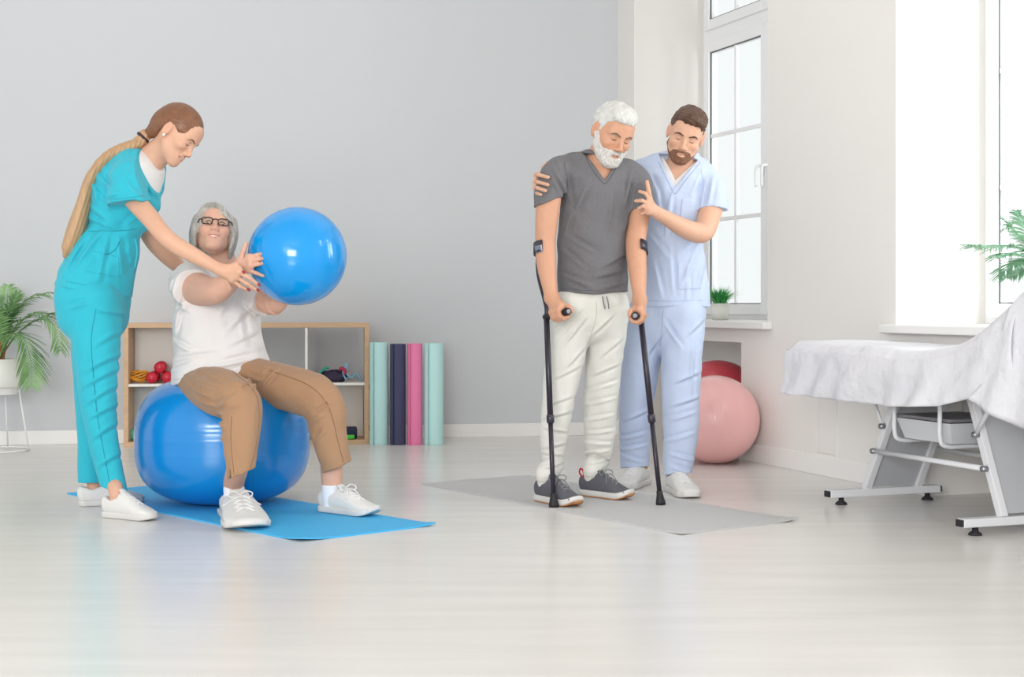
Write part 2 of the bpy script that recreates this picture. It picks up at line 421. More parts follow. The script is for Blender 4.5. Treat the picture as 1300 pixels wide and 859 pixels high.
# floor: pale laminate boards running across the room
def floor_mat():
    m = bpy.data.materials.new('pale_laminate'); m.use_nodes = True; nt = m.node_tree; b = nt.nodes['Principled BSDF']
    tc = nt.nodes.new('ShaderNodeTexCoord'); mp = nt.nodes.new('ShaderNodeMapping'); mp.inputs['Rotation'].default_value = (0, 0, math.radians(-10.8))
    nt.links.new(tc.outputs['Object'], mp.inputs['Vector'])
    m2 = nt.nodes.new('ShaderNodeMapping'); m2.inputs['Rotation'].default_value = (0, 0, math.radians(-10.8)); m2.inputs['Scale'].default_value = (0.8, 7, 1)
    nt.links.new(tc.outputs['Object'], m2.inputs['Vector'])
    n = nt.nodes.new('ShaderNodeTexNoise'); n.inputs['Scale'].default_value = 1.6; n.inputs['Detail'].default_value = 2; n.inputs['Distortion'].default_value = 0.2
    nt.links.new(m2.outputs['Vector'], n.inputs['Vector'])
    r = nt.nodes.new('ShaderNodeMapRange'); r.inputs[1].default_value = 0.3; r.inputs[2].default_value = 0.7; r.inputs[3].default_value = 0.955; r.inputs[4].default_value = 1.02
    nt.links.new(n.outputs['Fac'], r.inputs[0])
    mx = nt.nodes.new('ShaderNodeMix'); mx.data_type = 'RGBA'; mx.blend_type = 'MULTIPLY'; mx.inputs[0].default_value = 1
    mx.inputs[6].default_value = srgb(220, 218, 214); nt.links.new(r.outputs[0], mx.inputs[7]); nt.links.new(mx.outputs[2], b.inputs['Base Color'])
    r2 = nt.nodes.new('ShaderNodeMapRange'); r2.inputs[3].default_value = 0.24; r2.inputs[4].default_value = 0.28
    nt.links.new(n.outputs['Fac'], r2.inputs[0]); nt.links.new(r2.outputs[0], b.inputs['Roughness'])
    b.inputs['Specular IOR Level'].default_value = 0.5
    return m
mb = MB(); mb.box((0, 4.5, -0.05), ((6, 0, 0), (0, 7.5, 0), (0, 0, 0.05)))
structure(mb.build('floor', floor_mat()))
# back wall
mb = MB(); L = 8.0; c = CORNER - bu * (L / 2 - 0.25) + bn * 0.06 + Z3 * CEIL / 2
mb.box(c, (bu * L / 2, bn * 0.06, Z3 * CEIL / 2)); structure(mb.build('wall_back', M_wall))
# ceiling (out of view)
mb = MB(); mb.box((0, 5.6, CEIL + 0.05), ((6, 0, 0), (0, 5.6, 0), (0, 0, 0.05))); structure(mb.build('ceiling', M_white))

# right wall with two window openings and heating niches under them
T1a, T1b = wt(805), wt(974.5); T2a = wt(1137.5); T2b = T2a + (T1b - T1a)
TH = 0.585; SW = 0.50                            # wall thickness, depth of the window plane
SILL = 0.765; LINTEL = 3.25
N1a, N1b = T1a + 0.06, wt(941); N2a = wt(1178) ; N2b = N2a + (N1b - N1a); NTOP = wz(941, 434.5); ND = 0.36
mb = MB()
wbox(mb, 0.0, T1a, 0, TH, 0, CEIL); wbox(mb, T1b, T2a, 0, TH, 0, CEIL); wbox(mb, T2b, T2b + 3.6, 0, TH, 0, CEIL)
for (a, b, na, nb_) in ((T1a, T1b, N1a, N1b), (T2a, T2b, N2a, N2b)):
    wbox(mb, a, b, 0, TH, LINTEL, CEIL); wbox(mb, a, b, 0, TH, NTOP, SILL - 0.035)
    wbox(mb, a, b, ND, TH, 0, NTOP); wbox(mb, a, na, 0, ND, 0, NTOP); wbox(mb, nb_, b, 0, ND, 0, NTOP)
wall_r = structure(mb.build('wall_right', M_white))
# baseboards
bh = 0.085
mb = MB(); e0 = CORNER - bu * 5.2
mb.box((CORNER + e0) / 2 - bn * 0.008 + Z3 * bh / 2, ((CORNER - e0) / 2, bn * 0.008, Z3 * bh / 2), 0.003); structure(mb.build('baseboard_back', M_trim))
for i, (a, b) in enumerate(((0.0, N1a), (N1b, N2a), (N2b, N2b + 3))):
    mb = MB(); wbox(mb, a, b, -0.016, 0.0, 0, 0.10, 0.003); structure(mb.build('baseboard_right' if i == 0 else 'baseboard_right.%03d' % i, M_trim))
# window sills
for i, (a, b) in enumerate(((T1a, T1b), (T2a, T2b))):
    mb = MB(); wbox(mb, a - 0.0, b + 0.0, 0.0, SW, SILL - 0.035, SILL); wbox(mb, a - (0.06 if i else 0.05), b + 0.05, -0.055, 0.0, SILL - 0.04, SILL, 0.006)
    structure(mb.build('trim_%d' % (i + 1), M_trim))
# windows
def window(n, a, b):
    fr = 0.055; s0, s1 = SW, SW + 0.075; zt = wz(935, 34.5, SW)       # transom centre height
    r = bpy.data.objects.new('window_%d' % n, None); COL.objects.link(r); r.location = tuple(W((a + b) / 2, SW, SILL)); ORG[r.name] = np.array(r.location)
    structure(r); r['label'] = 'tall white-framed window nearest the grey back wall' if n == 1 else 'tall white-framed window behind the treatment bed'
    mb = MB(); z0, z1 = SILL, LINTEL
    wbox(mb, a, a + fr, s0, s1, z0, z1, 0.004); wbox(mb, b - fr, b, s0, s1, z0, z1, 0.004)
    wbox(mb, a + fr, b - fr, s0, s1, z0, z0 + 0.035, 0.004); wbox(mb, a + fr, b - fr, s0, s1, z1 - fr, z1, 0.004)
    wbox(mb, a + fr, b - fr, s0, s1, zt - 0.045, zt + 0.045, 0.004)
    mb.build('frame', M_pvc, r)
    mid = (a + b) / 2; st = 0.066
    for (za, zb, rows) in ((z0 + 0.03, zt - 0.04, 3), (zt + 0.04, z1 - fr, 1)):
        for (ta, tb, hx) in ((a + fr - 0.012, mid - 0.002, 1), (mid + 0.002, b - fr + 0.012, -1)):
            mb = MB(); q0, q1 = s0 - 0.018, s1 - 0.025
            wbox(mb, ta, ta + st, q0, q1, za, zb, 0.005); wbox(mb, tb - st, tb, q0, q1, za, zb, 0.005)
            wbox(mb, ta + st, tb - st, q0, q1, za, za + st, 0.005); wbox(mb, ta + st, tb - st, q0, q1, zb - st, zb, 0.005)
            sash = mb.build('sash', M_pvc, r)
            mb = MB(); g = 0.006; y0, y1 = q0 + 0.010, q0 + 0.019
            wbox(mb, ta + st, ta + st + g, y0, y1, za + st, zb - st); wbox(mb, tb - st - g, tb - st, y0, y1, za + st, zb - st)
            wbox(mb, ta + st, tb - st, y0, y1, za + st, za + st + g); wbox(mb, ta + st, tb - st, y0, y1, zb - st - g, zb - st)
            mb.build('gasket', M_gasket, sash)
            ga, gb, gz0, gz1 = ta + st, tb - st, za + st, zb - st
            cm = (ga + gb) / 2; w = 0.012
            mb = MB(); wbox(mb, cm - w, cm + w, q0 + 0.01, q0 + 0.035, gz0, gz1, 0.003)
            for k in range(1, rows): zz = gz0 + (gz1 - gz0) * k / rows; wbox(mb, ga, gb, q0 + 0.011, q0 + 0.034, zz - w, zz + w, 0.003)
            mb.build('glazing_bar', M_pvc, sash)
            for k in range(rows):
                for (pa, pb) in ((ga, cm), (cm, gb)):
                    mb = MB(); wbox(mb, pa, pb, q0 + 0.020, q0 + 0.025, gz0 + (gz1 - gz0) * k / rows, gz0 + (gz1 - gz0) * (k + 1) / rows)
                    mb.build('pane', M_glass, sash)
            if rows == 3:
                th = (tb - st / 2) if hx == 1 else (ta + st / 2); zc = za + (zb - za) * 0.50
                mb = MB(); wbox(mb, th - 0.014, th + 0.014, q0 - 0.010, q0, zc - 0.035, zc + 0.035, 0.004)
                mb.tube(spl([W(th, q0 - 0.008, zc + 0.02), W(th, q0 - 0.045, zc + 0.012), W(th, q0 - 0.052, zc - 0.03), W(th, q0 - 0.05, zc - 0.11)], 6), 0.009, 8)
                mb.build('handle', M_pvc, sash, True)
window(1, T1a, T1b); window(2, T2a, T2b)
# small access panel low on the pier
a, b = wt(1037), wt(1063); z0, z1 = wz(1063, 584), 0.56
pr = root('access_panel', W((a + b) / 2, 0, z0), 'small white access panel low on the white wall behind the bed', 'panel')
mb = MB(); f = 0.022
wbox(mb, a, b, -0.006, 0.004, z0, z0 + f, 0.002); wbox(mb, a, b, -0.006, 0.004, z1 - f, z1, 0.002); wbox(mb, a, a + f, -0.006, 0.004, z0 + f, z1 - f, 0.002); wbox(mb, b - f, b, -0.006, 0.004, z0 + f, z1 - f, 0.002)
mb.build('panel_frame', M_white, pr)
mb = MB(); wbox(mb, a + f + 0.002, b - f - 0.002, -0.004, 0.003, z0 + f + 0.002, z1 - f - 0.002, 0.002); mb.build('panel_door', M_white, pr)
# ------------------------------------------------------------------ exercise mats on the floor
def flat_mat(name, near, left, right, th, m, label, lift):
    n = np.array(near); l = np.array(left); r = np.array(right); n[2] = l[2] = r[2] = 0
    A, B = l - n, r - n; nu, nv = 40, 16; vs = []; fs = []
    def hgt(u, v):
        z = 0.0015 * math.sin(u * 7 + v * 3) * math.sin(v * 5) * 0.0
        for (cu, cv, hh, rad) in lift:
            d = math.hypot((u - cu) * 1.83, (v - cv) * 0.61); z += hh * max(0, 1 - d / rad) ** 2
        return z
    for k in (1, 0):
        for i in range(nu + 1):
            for j in range(nv + 1):
                u, v = i / nu, j / nv; p = n + A * u + B * v; vs.append((p[0], p[1], hgt(u, v) + k * th + 0.0002))
    o = (nu + 1) * (nv + 1); q = lambda i, j: i * (nv + 1) + j
    for i in range(nu):
        for j in range(nv):
            fs.append((q(i, j), q(i, j + 1), q(i + 1, j + 1), q(i + 1, j))); fs.append((o + q(i, j), o + q(i + 1, j), o + q(i + 1, j + 1), o + q(i, j + 1)))
    for i in range(nu):
        for j in (0, nv):
            f = (q(i, j), q(i + 1, j), o + q(i + 1, j), o + q(i, j)); fs.append(f if j == 0 else f[::-1])
    for j in range(nv):
        for i in (0, nu):
            f = (q(i, j), o + q(i, j), o + q(i, j + 1), q(i, j + 1)); fs.append(f if i == 0 else f[::-1])
    o = mk(name, vs, fs, m, None, False, loc=tuple(n)); tag(o, label, 'mat'); 
    bm = bmesh.new(); bm.from_mesh(o.data); bmesh.ops.recalc_face_normals(bm, faces=bm.faces); bm.to_mesh(o.data); bm.free()
    return o
MAT_T = 0.006
flat_mat('exercise_mat', G(382, 688), G(85, 627), G(553, 667), MAT_T, mat('blue_mat_foam', srgb(70, 176, 228), 0.6, 0.3, bump=(350, 0.15, 0.001)), 'bright blue exercise mat on the floor under the large blue ball', ((0, 0, 0.012, 0.16), (0, 1, 0.008, 0.12)))
flat_mat('exercise_mat', G(865, 679), G(535, 615), G(1013, 661), MAT_T, mat('grey_mat_foam', srgb(190, 190, 190), 0.6, 0.3, bump=(350, 0.15, 0.001)), 'grey exercise mat on the floor under the man with crutches', ((0, 1, 0.010, 0.14), (0, 0, 0.004, 0.1)))

# ------------------------------------------------------------------ balls
def ball_mat(name, col, rough=0.22):
    return mat(name, col, rough, 0.5, coat=0.25, bump=(9, 0.06, 0.01))
def ball(name, c, r, sq, m, label, ringz=(), tilt=(0, 0, 0), valve=None, flat=0.0):
    """sq: vertical squash; ridged seams at the given latitudes"""
    R = np.array(Matrix.Rotation(tilt[0], 3, 'X') @ Matrix.Rotation(tilt[1], 3, 'Y') @ Matrix.Rotation(tilt[2], 3, 'Z'))
    n, mm = 96, 120; vs = []; fs = []
    for i in range(mm + 1):
        p = math.pi * i / mm; lat = math.cos(p); rr = r
        for q in ringz:
            rr += 0.0016 * math.exp(-((lat - q) / 0.006) ** 2)
        for j in range(n):
            t = 2 * math.pi * j / n; v = R @ np.array([math.sin(p) * math.cos(t), math.sin(p) * math.sin(t), math.cos(p)]) * rr
            if sq < 1:                                              # pressed flat on the floor and dented by the sitter
                u_ = math.hypot(v[0], v[1]) / r; z = v[2] / r; q = max(0.0, 1 - min(1, u_) ** 2.7) ** (1 / 2.7)
                n_ = math.sin(p); hh = sq if z < 0 else 0.82
                g_ = (abs(z) ** 2.7 + n_ ** 2.7) ** (-1 / 2.7); v = np.array([v[0] * g_, v[1] * g_, z * g_ * r * hh])
                if z > 0: v[2] -= 0.045 * math.exp(-((math.hypot(v[0], v[1])) / 0.20) ** 2)
            vs.append(np.array(c) + v)
    for i in range(mm):
        for j in range(n):
            k = (j + 1) % n; fs.append((i * n + j, (i + 1) * n + j, (i + 1) * n + k, i * n + k))
    base = np.array([c[0], c[1], c[2] - r * sq])
    g = root(name, base, label, 'ball')
    mk('shell', np.array(vs), np.array(fs, np.int32), m, g, True)
    if valve is not None:
        d = nrm(valve); mb = MB(); p = np.array(c) + d * np.array([r, r, r * sq])
        mb.lathe([(0, 0.001), (0.009, 0.001), (0.009, -0.003)], p, d, 16); mb.build('valve_plug', mat('white_plug', srgb(225, 232, 240), 0.4), g, True)
    return g
BLUE = ball_mat('blue_ball_vinyl', srgb(14, 132, 208))
BLUE2 = ball_mat('bright_blue_ball_vinyl', srgb(0, 146, 222), 0.16)
SB = U(283, 575, 6.27); SBR = 0.372; SBQ = 0.70
SB[2] = MAT_T + SBR * SBQ
ball('exercise_ball', SB, SBR, SBQ, BLUE, 'large blue exercise ball that the seated woman sits on', (0.26, 0.34, 0.10, -0.10), valve=(-0.66, -0.65, 0.34))
HB = U(377.5, 325, 5.95); HBR = 62.5 * 5.95 / F
ball('exercise_ball', HB, HBR, 1.0, BLUE2, 'smaller glossy blue exercise ball held up in the air', (0.72, 0.80, -0.72, -0.8), tilt=(0, math.radians(82), math.radians(10)))
PB = U(909, 532, 7.87); PB[2] = 0.238
ball('exercise_ball', PB - rv * 0.004, 0.238, 1.0, ball_mat('pink_ball_vinyl', srgb(250, 192, 190), 0.25), 'pale pink exercise ball on the floor against the white wall', (0.1, -0.1, 0.3, -0.3), tilt=(0, math.radians(75), 0.3))
RB = U(911, 540, 8.43); RB[2] = 0.268
ball('exercise_ball', RB + rv * 0.0, 0.268, 1.0, ball_mat('red_ball_vinyl', srgb(204, 72, 84), 0.3), 'red exercise ball in the niche behind the pink ball', (0.1, -0.1), tilt=(0.3, 0.4, 0))

# ------------------------------------------------------------------ low shelf unit
M_wood = mat('light_oak', srgb(206, 172, 138), 0.5, 0.3, mottle=(3.0, 0.10), stretch=(2, 2, 14))
M_board = mat('white_board', srgb(236, 234, 228), 0.5, 0.3)
SH0 = G(156.8, 567.2); SH1 = G(468.6, 563.6)
sL = np.linalg.norm(SH1 - SH0); su = nrm(SH1 - SH0); sn = np.array([-su[1], su[0], 0.0])
sH = 0.745; sD = 0.27
def shp(x, y, z): return SH0 + su * x + sn * y + Z3 * z
def sbox(mb, x0, x1, y0, y1, z0, z1, bev=0.0015):
    return mb.box(shp((x0 + x1) / 2, (y0 + y1) / 2, (z0 + z1) / 2), (su * (x1 - x0) / 2, sn * (y1 - y0) / 2, Z3 * (z1 - z0) / 2), bev)
sh = root('shelf_unit', shp(sL / 2, sD / 2, 0), 'low light oak shelf unit with white inner boards along the grey wall', 'shelf')
t = 0.028
mb = MB(); sbox(mb, 0, sL, 0, sD, sH - t, sH); mb.build('top_board', M_wood, sh)
mb = MB(); sbox(mb, 0, sL, 0, sD, 0, t); mb.build('bottom_board', M_wood, sh)
for x in (0, sL - t):
    mb = MB(); sbox(mb, x, x + t, 0, sD, t, sH - t); mb.build('side_panel', M_wood, sh)
cw = (sL - 2 * t) / 4; zs = 0.362; tb = 0.016
for k in range(1, 4):
    x = t + cw * k
    mb = MB(); sbox(mb, x - tb / 2, x + tb / 2, 0.004, sD, zs + tb, sH - t); mb.build('divider', M_board, sh)
    mb = MB(); sbox(mb, x - tb / 2, x + tb / 2, 0.004, sD, t, zs); mb.build('divider', M_board, sh)
for k in range(4):
    mb = MB(); sbox(mb, t + cw * k, t + cw * (k + 1), 0.004, sD, zs, zs + tb); mb.build('shelf_board', M_board, sh)
for k, zz in ((0, 1), (3, 0)):
    mb = MB(); x = t + cw * k
    z0, z1 = (zs + tb, sH - t) if zz else (t, zs)
    sbox(mb, x + 0.004, x + cw - 0.004, sD - 0.012, sD - 0.004, z0, z1); mb.build('back_panel', M_board, sh)
for zz in (0.08, 0.33):
    mb = MB(); sbox(mb, sL, sL + 0.006, 0.03, 0.06, zz, zz + 0.035); mb.build('hinge_plate', mat('dark_steel', srgb(60, 60, 66), 0.4, metal=0.6), sh)
def on_shelf(px, y, z):
    """point on the shelf at image column px, depth y inside the unit"""
    r = (px - 650.0) / F; p = SH0 + sn * y; x = (r * p[1] - p[0]) / (su[0] - r * su[1]); return shp(x, y, z)
zt = zs + tb
# dumbbells
M_red = mat('red_neoprene', srgb(196, 26, 52), 0.3, 0.5)
def dumbbell(px, y, z, ang, label):
    c = on_shelf(px, y, z); d = nrm(-sn + su * ang)
    g = root('dumbbell', c - Z3 * 0.035, label, 'dumbbell', 'red dumbbells on the shelf')
    mb = MB(); mb.tube([c - d * 0.045, c + d * 0.045], 0.013, 12); mb.build('handle', M_red, g, True)
    for s in (-1, 1):
        e = c + d * s * 0.062; mb = MB(); mb.lathe([(0, -0.026), (0.024, -0.025), (0.034, -0.014), (0.036, 0), (0.034, 0.014), (0.024, 0.025), (0, 0.026)], e, d, 20)
        mb.build('weight_head', M_red, g, True)
dumbbell(194.5, 0.13, zt + 0.0362, 0.0, 'red dumbbell at the left of the small shelf pile')
dumbbell(212.5, 0.14, zt + 0.0362, 0.1, 'red dumbbell at the right of the small shelf pile')
dumbbell(204, 0.135, zt + 0.0362 + 0.0605, 0.05, 'red dumbbell resting on top of two other red dumbbells')
# yellow resistance tubing
rg = random.Random(3); mb = MB()
c0 = on_shelf(175, 0.12, zt)
for k in range(5):
    pts = []
    for i in range(13):
        a = 2 * math.pi * i / 12; rx = 0.055 + 0.012 * rg.random(); ry = 0.03 + 0.01 * rg.random()
        pts.append(c0 + su * (math.cos(a) * rx + 0.006 * k - 0.01) + sn * math.sin(a) * ry + Z3 * (0.010 + 0.010 * k + 0.012 * (1 + math.sin(a * 2 + k))))
    mb.tube(spl(pts, 3), 0.0055, 7)
mb.tube(spl([c0 - su * 0.06 + Z3 * 0.06, c0 - su * 0.02 + Z3 * 0.07, c0 + su * 0.03 + Z3 * 0.05, c0 + su * 0.05 + Z3 * 0.03], 5), 0.0055, 7)
tag(mb.build('resistance_tube', mat('yellow_rubber', srgb(222, 150, 22), 0.45), None, True, loc=tuple(c0)), 'coiled yellow resistance tubing on the shelf beside red dumbbells', 'exercise band')
# dark pouch with coloured straps
c0 = on_shelf(423, 0.11, zt)
s = Sdf(); Mx = np.array([su, sn, Z3])
s.add(ell(c0 + Z3 * 0.038, (0.085, 0.05, 0.038), Mx)).add(ell(c0 + su * 0.03 + Z3 * 0.034, (0.05, 0.055, 0.034), Mx), 0.02).isect(plane(c0 + Z3 * 0.0005, (0, 0, -1)), 0.006).disp(wav(3, 0.05, 0.003))
pch = sdf_obj('exercise_pouch', s, 0.004, mat('dark_plum_fabric', srgb(46, 34, 62), 0.7), loc=tuple(c0)); tag(pch, 'dark purple fabric pouch lying on the upper right shelf', 'pouch')
def band(name, pts, r, m, label, flat=None):
    mb = MB(); mb.tube(spl(pts, 6), r, 8, flat=flat); p = np.array(pts).mean(0); p[2] = min(q[2] for q in pts) - r
    tag(mb.build(name, m, None, True, loc=tuple(p)), label, 'exercise band')
c1 = on_shelf(402, 0.07, zt)
band('resistance_band', [c1 + Z3 * 0.015 - su * 0.03, c1 + Z3 * 0.05 + su * 0.01, c1 + su * 0.05 + Z3 * 0.085 + sn * 0.02, c1 + su * 0.075 + Z3 * 0.09 + sn * 0.02], 0.008, mat('teal_rubber', srgb(28, 158, 140), 0.5), 'teal resistance band lying over the dark pouch')
c1 = on_shelf(431, 0.06, zt)
band('resistance_band', [c1 + Z3 * 0.078 + su * 0.00, c1 + su * 0.02 + Z3 * 0.085, c1 + su * 0.035 + Z3 * 0.07, c1 + su * 0.03 + Z3 * 0.05], 0.012, mat('crimson_rubber', srgb(170, 30, 66), 0.5), 'crimson band folded at the end of the dark pouch')
c1 = on_shelf(447, 0.06, zt)
band('resistance_band', [c1 - su * 0.035 + Z3 * 0.012, c1 - su * 0.055 + Z3 * 0.06, c1 - su * 0.03 + Z3 * 0.115, c1 - su * 0.035 + Z3 * 0.06, c1 - su * 0.005 + Z3 * 0.03, c1 + su * 0.03 + Z3 * 0.055, c1 + su * 0.055 + Z3 * 0.008], 0.006, mat('pale_blue_rubber', srgb(120, 176, 205), 0.4), 'pale blue looped tube standing at the end of the shelf')
# bottom shelf oddments
c1 = on_shelf(172, 0.12, t + 0.036)
mb = MB(); mb.tube([c1 - su * 0.035, c1 + su * 0.12], 0.0355, 20); tag(mb.build('foam_roller', mat('mint_foam', srgb(120, 205, 190), 0.6), None, True, loc=tuple(c1 - Z3 * 0.036)), 'mint green roller on the bottom left shelf', 'roller')
c1 = on_shelf(446, 0.09, t)
mb = MB(); mb.box(c1 + Z3 * 0.036, (su * 0.035, sn * 0.05, Z3 * 0.036), 0.01); tag(mb.build('storage_pouch', mat('navy_fabric', srgb(30, 36, 66), 0.7), None, False, loc=tuple(c1)), 'small navy pouch on the bottom right shelf', 'pouch')
c1 = on_shelf(443, 0.025, t)
mb = MB(); mb.tube([c1 - su * 0.02 + Z3 * 0.0145, c1 + su * 0.035 + Z3 * 0.0145], 0.014, 12); tag(mb.build('massage_stick', mat('lime_green_plastic', srgb(82, 200, 70), 0.5), None, True, loc=tuple(c1)), 'short lime green stick on the bottom right shelf', 'stick')

# ------------------------------------------------------------------ rolled mats standing by the wall
def rolled(px0, px1, ytop, col, label):
    cx = (px0 + px1) / 2; Y = H * F / (564.5 - HOR); r = (px1 - px0) / 2 * Y / F; c = U(cx, HOR, Y); c[2] = 0; c = c + bn * (r * 0.35)
    hgt = H - (ytop - HOR) / F * Y; vs = []; fs = []; turns = 4.2; N = 150; th = 0.0042; rin = 0.012
    prof = [(rin + (r - rin) * (i / N), turns * 2 * math.pi * i / N) for i in range(N + 1)]
    a0 = -2.2 - prof[-1][1]
    for (rr, a) in prof:
        for w in (-th, th * 0.2):
            for z in (0.001, hgt): vs.append((c[0] + (rr + w) * math.cos(a + a0), c[1] + (rr + w) * math.sin(a + a0), z))
    for i in range(N):
        b = i * 4; n = b + 4
        fs += [(b + 2, n + 2, n + 3, b + 3), (b, b + 1, n + 1, n), (b + 1, b + 3, n + 3, n + 1), (b, n, n + 2, b + 2)]
    e = N * 4; fs += [(e, e + 1, e + 3, e + 2), (0, 2, 3, 1)]
    o = mk('rolled_mat', vs, fs, mat('mat_' + label.split()[0] + label.split()[1], col, 0.6, 0.3, bump=(300, 0.1, 0.001)), None, False, loc=tuple(c)); tag(o, label, 'mat', 'rolled mats standing by the wall')
rolled(469.5, 494.5, 434.5, srgb(188, 228, 226), 'mint rolled mat standing against the end of the shelf unit')
rolled(495.5, 516.5, 436.5, srgb(68, 70, 100), 'navy rolled mat standing between mint and pink mats')
rolled(517.0, 537.5, 436.0, srgb(234, 128, 172), 'pink rolled mat standing in the row by the wall')
rolled(538.8, 565.0, 435.5, srgb(182, 226, 222), 'mint rolled mat standing right of the pink one')

# ------------------------------------------------------------------ plants
def leaf_mat(name, c1, c2):
    m = bpy.data.materials.new(name); m.use_nodes = True; nt = m.node_tree; b = nt.nodes['Principled BSDF']
    tc = nt.nodes.new('ShaderNodeTexCoord'); n = nt.nodes.new('ShaderNodeTexNoise'); n.inputs['Scale'].default_value = 9
    nt.links.new(tc.outputs['Object'], n.inputs['Vector'])
    cr = nt.nodes.new('ShaderNodeValToRGB'); cr.color_ramp.elements[0].color = c1; cr.color_ramp.elements[1].color = c2
    cr.color_ramp.elements[0].position = 0.35; cr.color_ramp.elements[1].position = 0.65
    nt.links.new(n.outputs['Fac'], cr.inputs[0]); nt.links.new(cr.outputs[0], b.inputs['Base Color'])
    b.inputs['Roughness'].default_value = 0.45; return m
LEAF = leaf_mat('palm_leaf', srgb(84, 132, 70), srgb(140, 180, 118))
LEAF2 = leaf_mat('pale_palm_leaf', srgb(92, 150, 112), srgb(150, 196, 160))
GRASS = leaf_mat('grass_blades', srgb(60, 165, 85), srgb(140, 220, 130))
STEM = mat('palm_stem', srgb(150, 130, 74), 0.6)
def frond(g, base, pts, leafl, n, seed, m, droop=0.35, wid=0.006, start=0.25):
    rg = random.Random(seed); C = spl([base] + list(pts), 10); N = len(C)
    mb = MB(); mb.tube(C, [0.006 * (1 - 0.75 * i / (N - 1)) for i in range(N)], 6)
    st = mb.build('frond', m, g, True); vs = []; fs = []
    seg = np.linalg.norm(np.diff(C, axis=0), axis=1); cum = np.concatenate([[0], np.cumsum(seg)]); Lc = cum[-1]
    for i in range(n):
        f = start + (1 - start) * (i + 0.5) / n
        k = np.searchsorted(cum, f * Lc) - 1; k = min(max(k, 0), N - 2); w = (f * Lc - cum[k]) / seg[k]; p = C[k] * (1 - w) + C[k + 1] * w
        T = nrm(C[k + 1] - C[k]); side = nrm(np.cross(T, (0, 0, 1)) + 1e-6); up = np.cross(side, T)
        ll = leafl * (math.sin(math.pi * (0.15 + 0.8 * (f - start) / (1 - start))) ** 0.7) * rg.uniform(0.85, 1.1)
        for s in (-1, 1):
            d = nrm(T * 0.75 + side * s * 0.8 + up * rg.uniform(-0.1, 0.25)); b = len(vs)
            for q, ww in ((0, 0.3), (0.3, 1.0), (0.65, 0.75), (1.0, 0.04)):
                c = p + d * ll * q + np.array([0, 0, -droop * ll * q * q]); x = nrm(np.cross(d, up)) * wid * ww
                vs += [c + x + up * 0.0012, c - x + up * 0.0012, c - up * 0.0012]
            for q in range(3):
                o = b + q * 3; fs += [(o, o + 2, o + 5, o + 3), (o + 2, o + 1, o + 4, o + 5), (o + 1, o, o + 3, o + 4)]
    mk('leaflets', vs, fs, m, st, False)
PY = 8.55
pc = U(-2, HOR, PY); pc[2] = 0
pl = root('potted_palm', pc + Z3 * 0.30, 'potted palm with arching green fronds in a white pot', 'plant')
k = PY / F
zp = lambda y: H - (y - HOR) * k
M_pot = mat('white_ceramic', srgb(236, 236, 230), 0.4)
mb = MB(); z0, z1 = zp(491), zp(455)
mb.lathe([(0, z0), (0.145, z0), (0.155, z0 + 0.012), (0.158, zp(471)), (0.156, zp(470)), (0.156, z1), (0.146, z1), (0.144, z1 - 0.04), (0, z1 - 0.04)], pc, n=40)
mb.build('pot', M_pot, pl, True)
mb = MB(); mb.lathe([(0, z1 - 0.02), (0.08, z1 - 0.015), (0.1445, z1 - 0.022)], pc, n=24); mb.build('soil', mat('potting_soil', srgb(60, 46, 38), 0.9, bump=(80, 0.8, 0.01)), pl, True)
b0 = pc + Z3 * (z1 - 0.03); off = lambda dx, dy, dz: b0 + np.array([dx, dy, dz])
for i in range(6):
    a = i * 1.05; mb = MB(); mb.tube([b0 + np.array([0.02 * math.cos(a), 0.02 * math.sin(a), 0]), b0 + np.array([0.05 * math.cos(a), 0.05 * math.sin(a), 0.13])], [0.009, 0.005], 6); mb.build('stalk', mat('brown_stalk', srgb(168, 112, 62), 0.7), pl, True)
fr = [((0.05, -0.02, 0.22), (0.13, -0.04, 0.42)), ((0.03, 0.03, 0.24), (0.03, 0.08, 0.46)), ((0.10, -0.03, 0.20), (0.24, -0.06, 0.30), (0.36, -0.10, 0.22), (0.40, -0.12, 0.08)),
      ((0.10, 0.05, 0.18), (0.25, 0.08, 0.28), (0.38, 0.10, 0.30)), ((0.09, -0.08, 0.16), (0.19, -0.14, 0.16), (0.25, -0.18, 0.02), (0.26, -0.20, -0.12)), ((-0.05, -0.05, 0.24), (-0.12, -0.1, 0.40)),
      ((-0.1, 0.04, 0.2), (-0.28, 0.06, 0.3), (-0.4, 0.08, 0.2)), ((-0.08, -0.1, 0.15), (-0.2, -0.16, 0.2), (-0.3, -0.2, 0.05)), ((0.02, -0.08, 0.2), (0.0, -0.16, 0.34)), ((0.06, 0.02, 0.24), (0.16, 0.04, 0.38), (0.28, 0.05, 0.42))]
for i, q in enumerate(fr): frond(pl, b0 + np.array([0.01 * math.cos(i), 0.01 * math.sin(i), 0]), [off(*p) for p in q], 0.16, 26, i, LEAF)
ps = root('plant_stand', pc, 'white wire plant stand with a ring base under the palm pot', 'plant stand')
M_wire = mat('white_wire', srgb(240, 240, 238), 0.35)
ring = lambda r, z, n=33: [pc + np.array([r * math.cos(2 * math.pi * i / (n - 1)), r * math.sin(2 * math.pi * i / (n - 1)), z]) for i in range(n)]
mb = MB(); zc0 = zp(500); mb.lathe([(0, z0 - 0.002), (0.0, zc0), (0.105, zc0), (0.12, z0 - 0.002), (0.0, z0 - 0.002)], pc, n=32); mb.build('cup', M_wire, ps, False)
mb = MB(); mb.tube(ring(0.175, 0.006), 0.005, 8); mb.build('base_ring', M_wire, ps, True)
for a in (-1.25, 0.05, 1.6, 3.1):
    d = np.array([math.cos(a), math.sin(a), 0]); mb = MB(); mb.tube([pc + d * 0.118 + Z3 * (z0 - 0.01), pc + d * 0.175 + Z3 * 0.006], 0.005, 8); mb.build('leg', M_wire, ps, True)
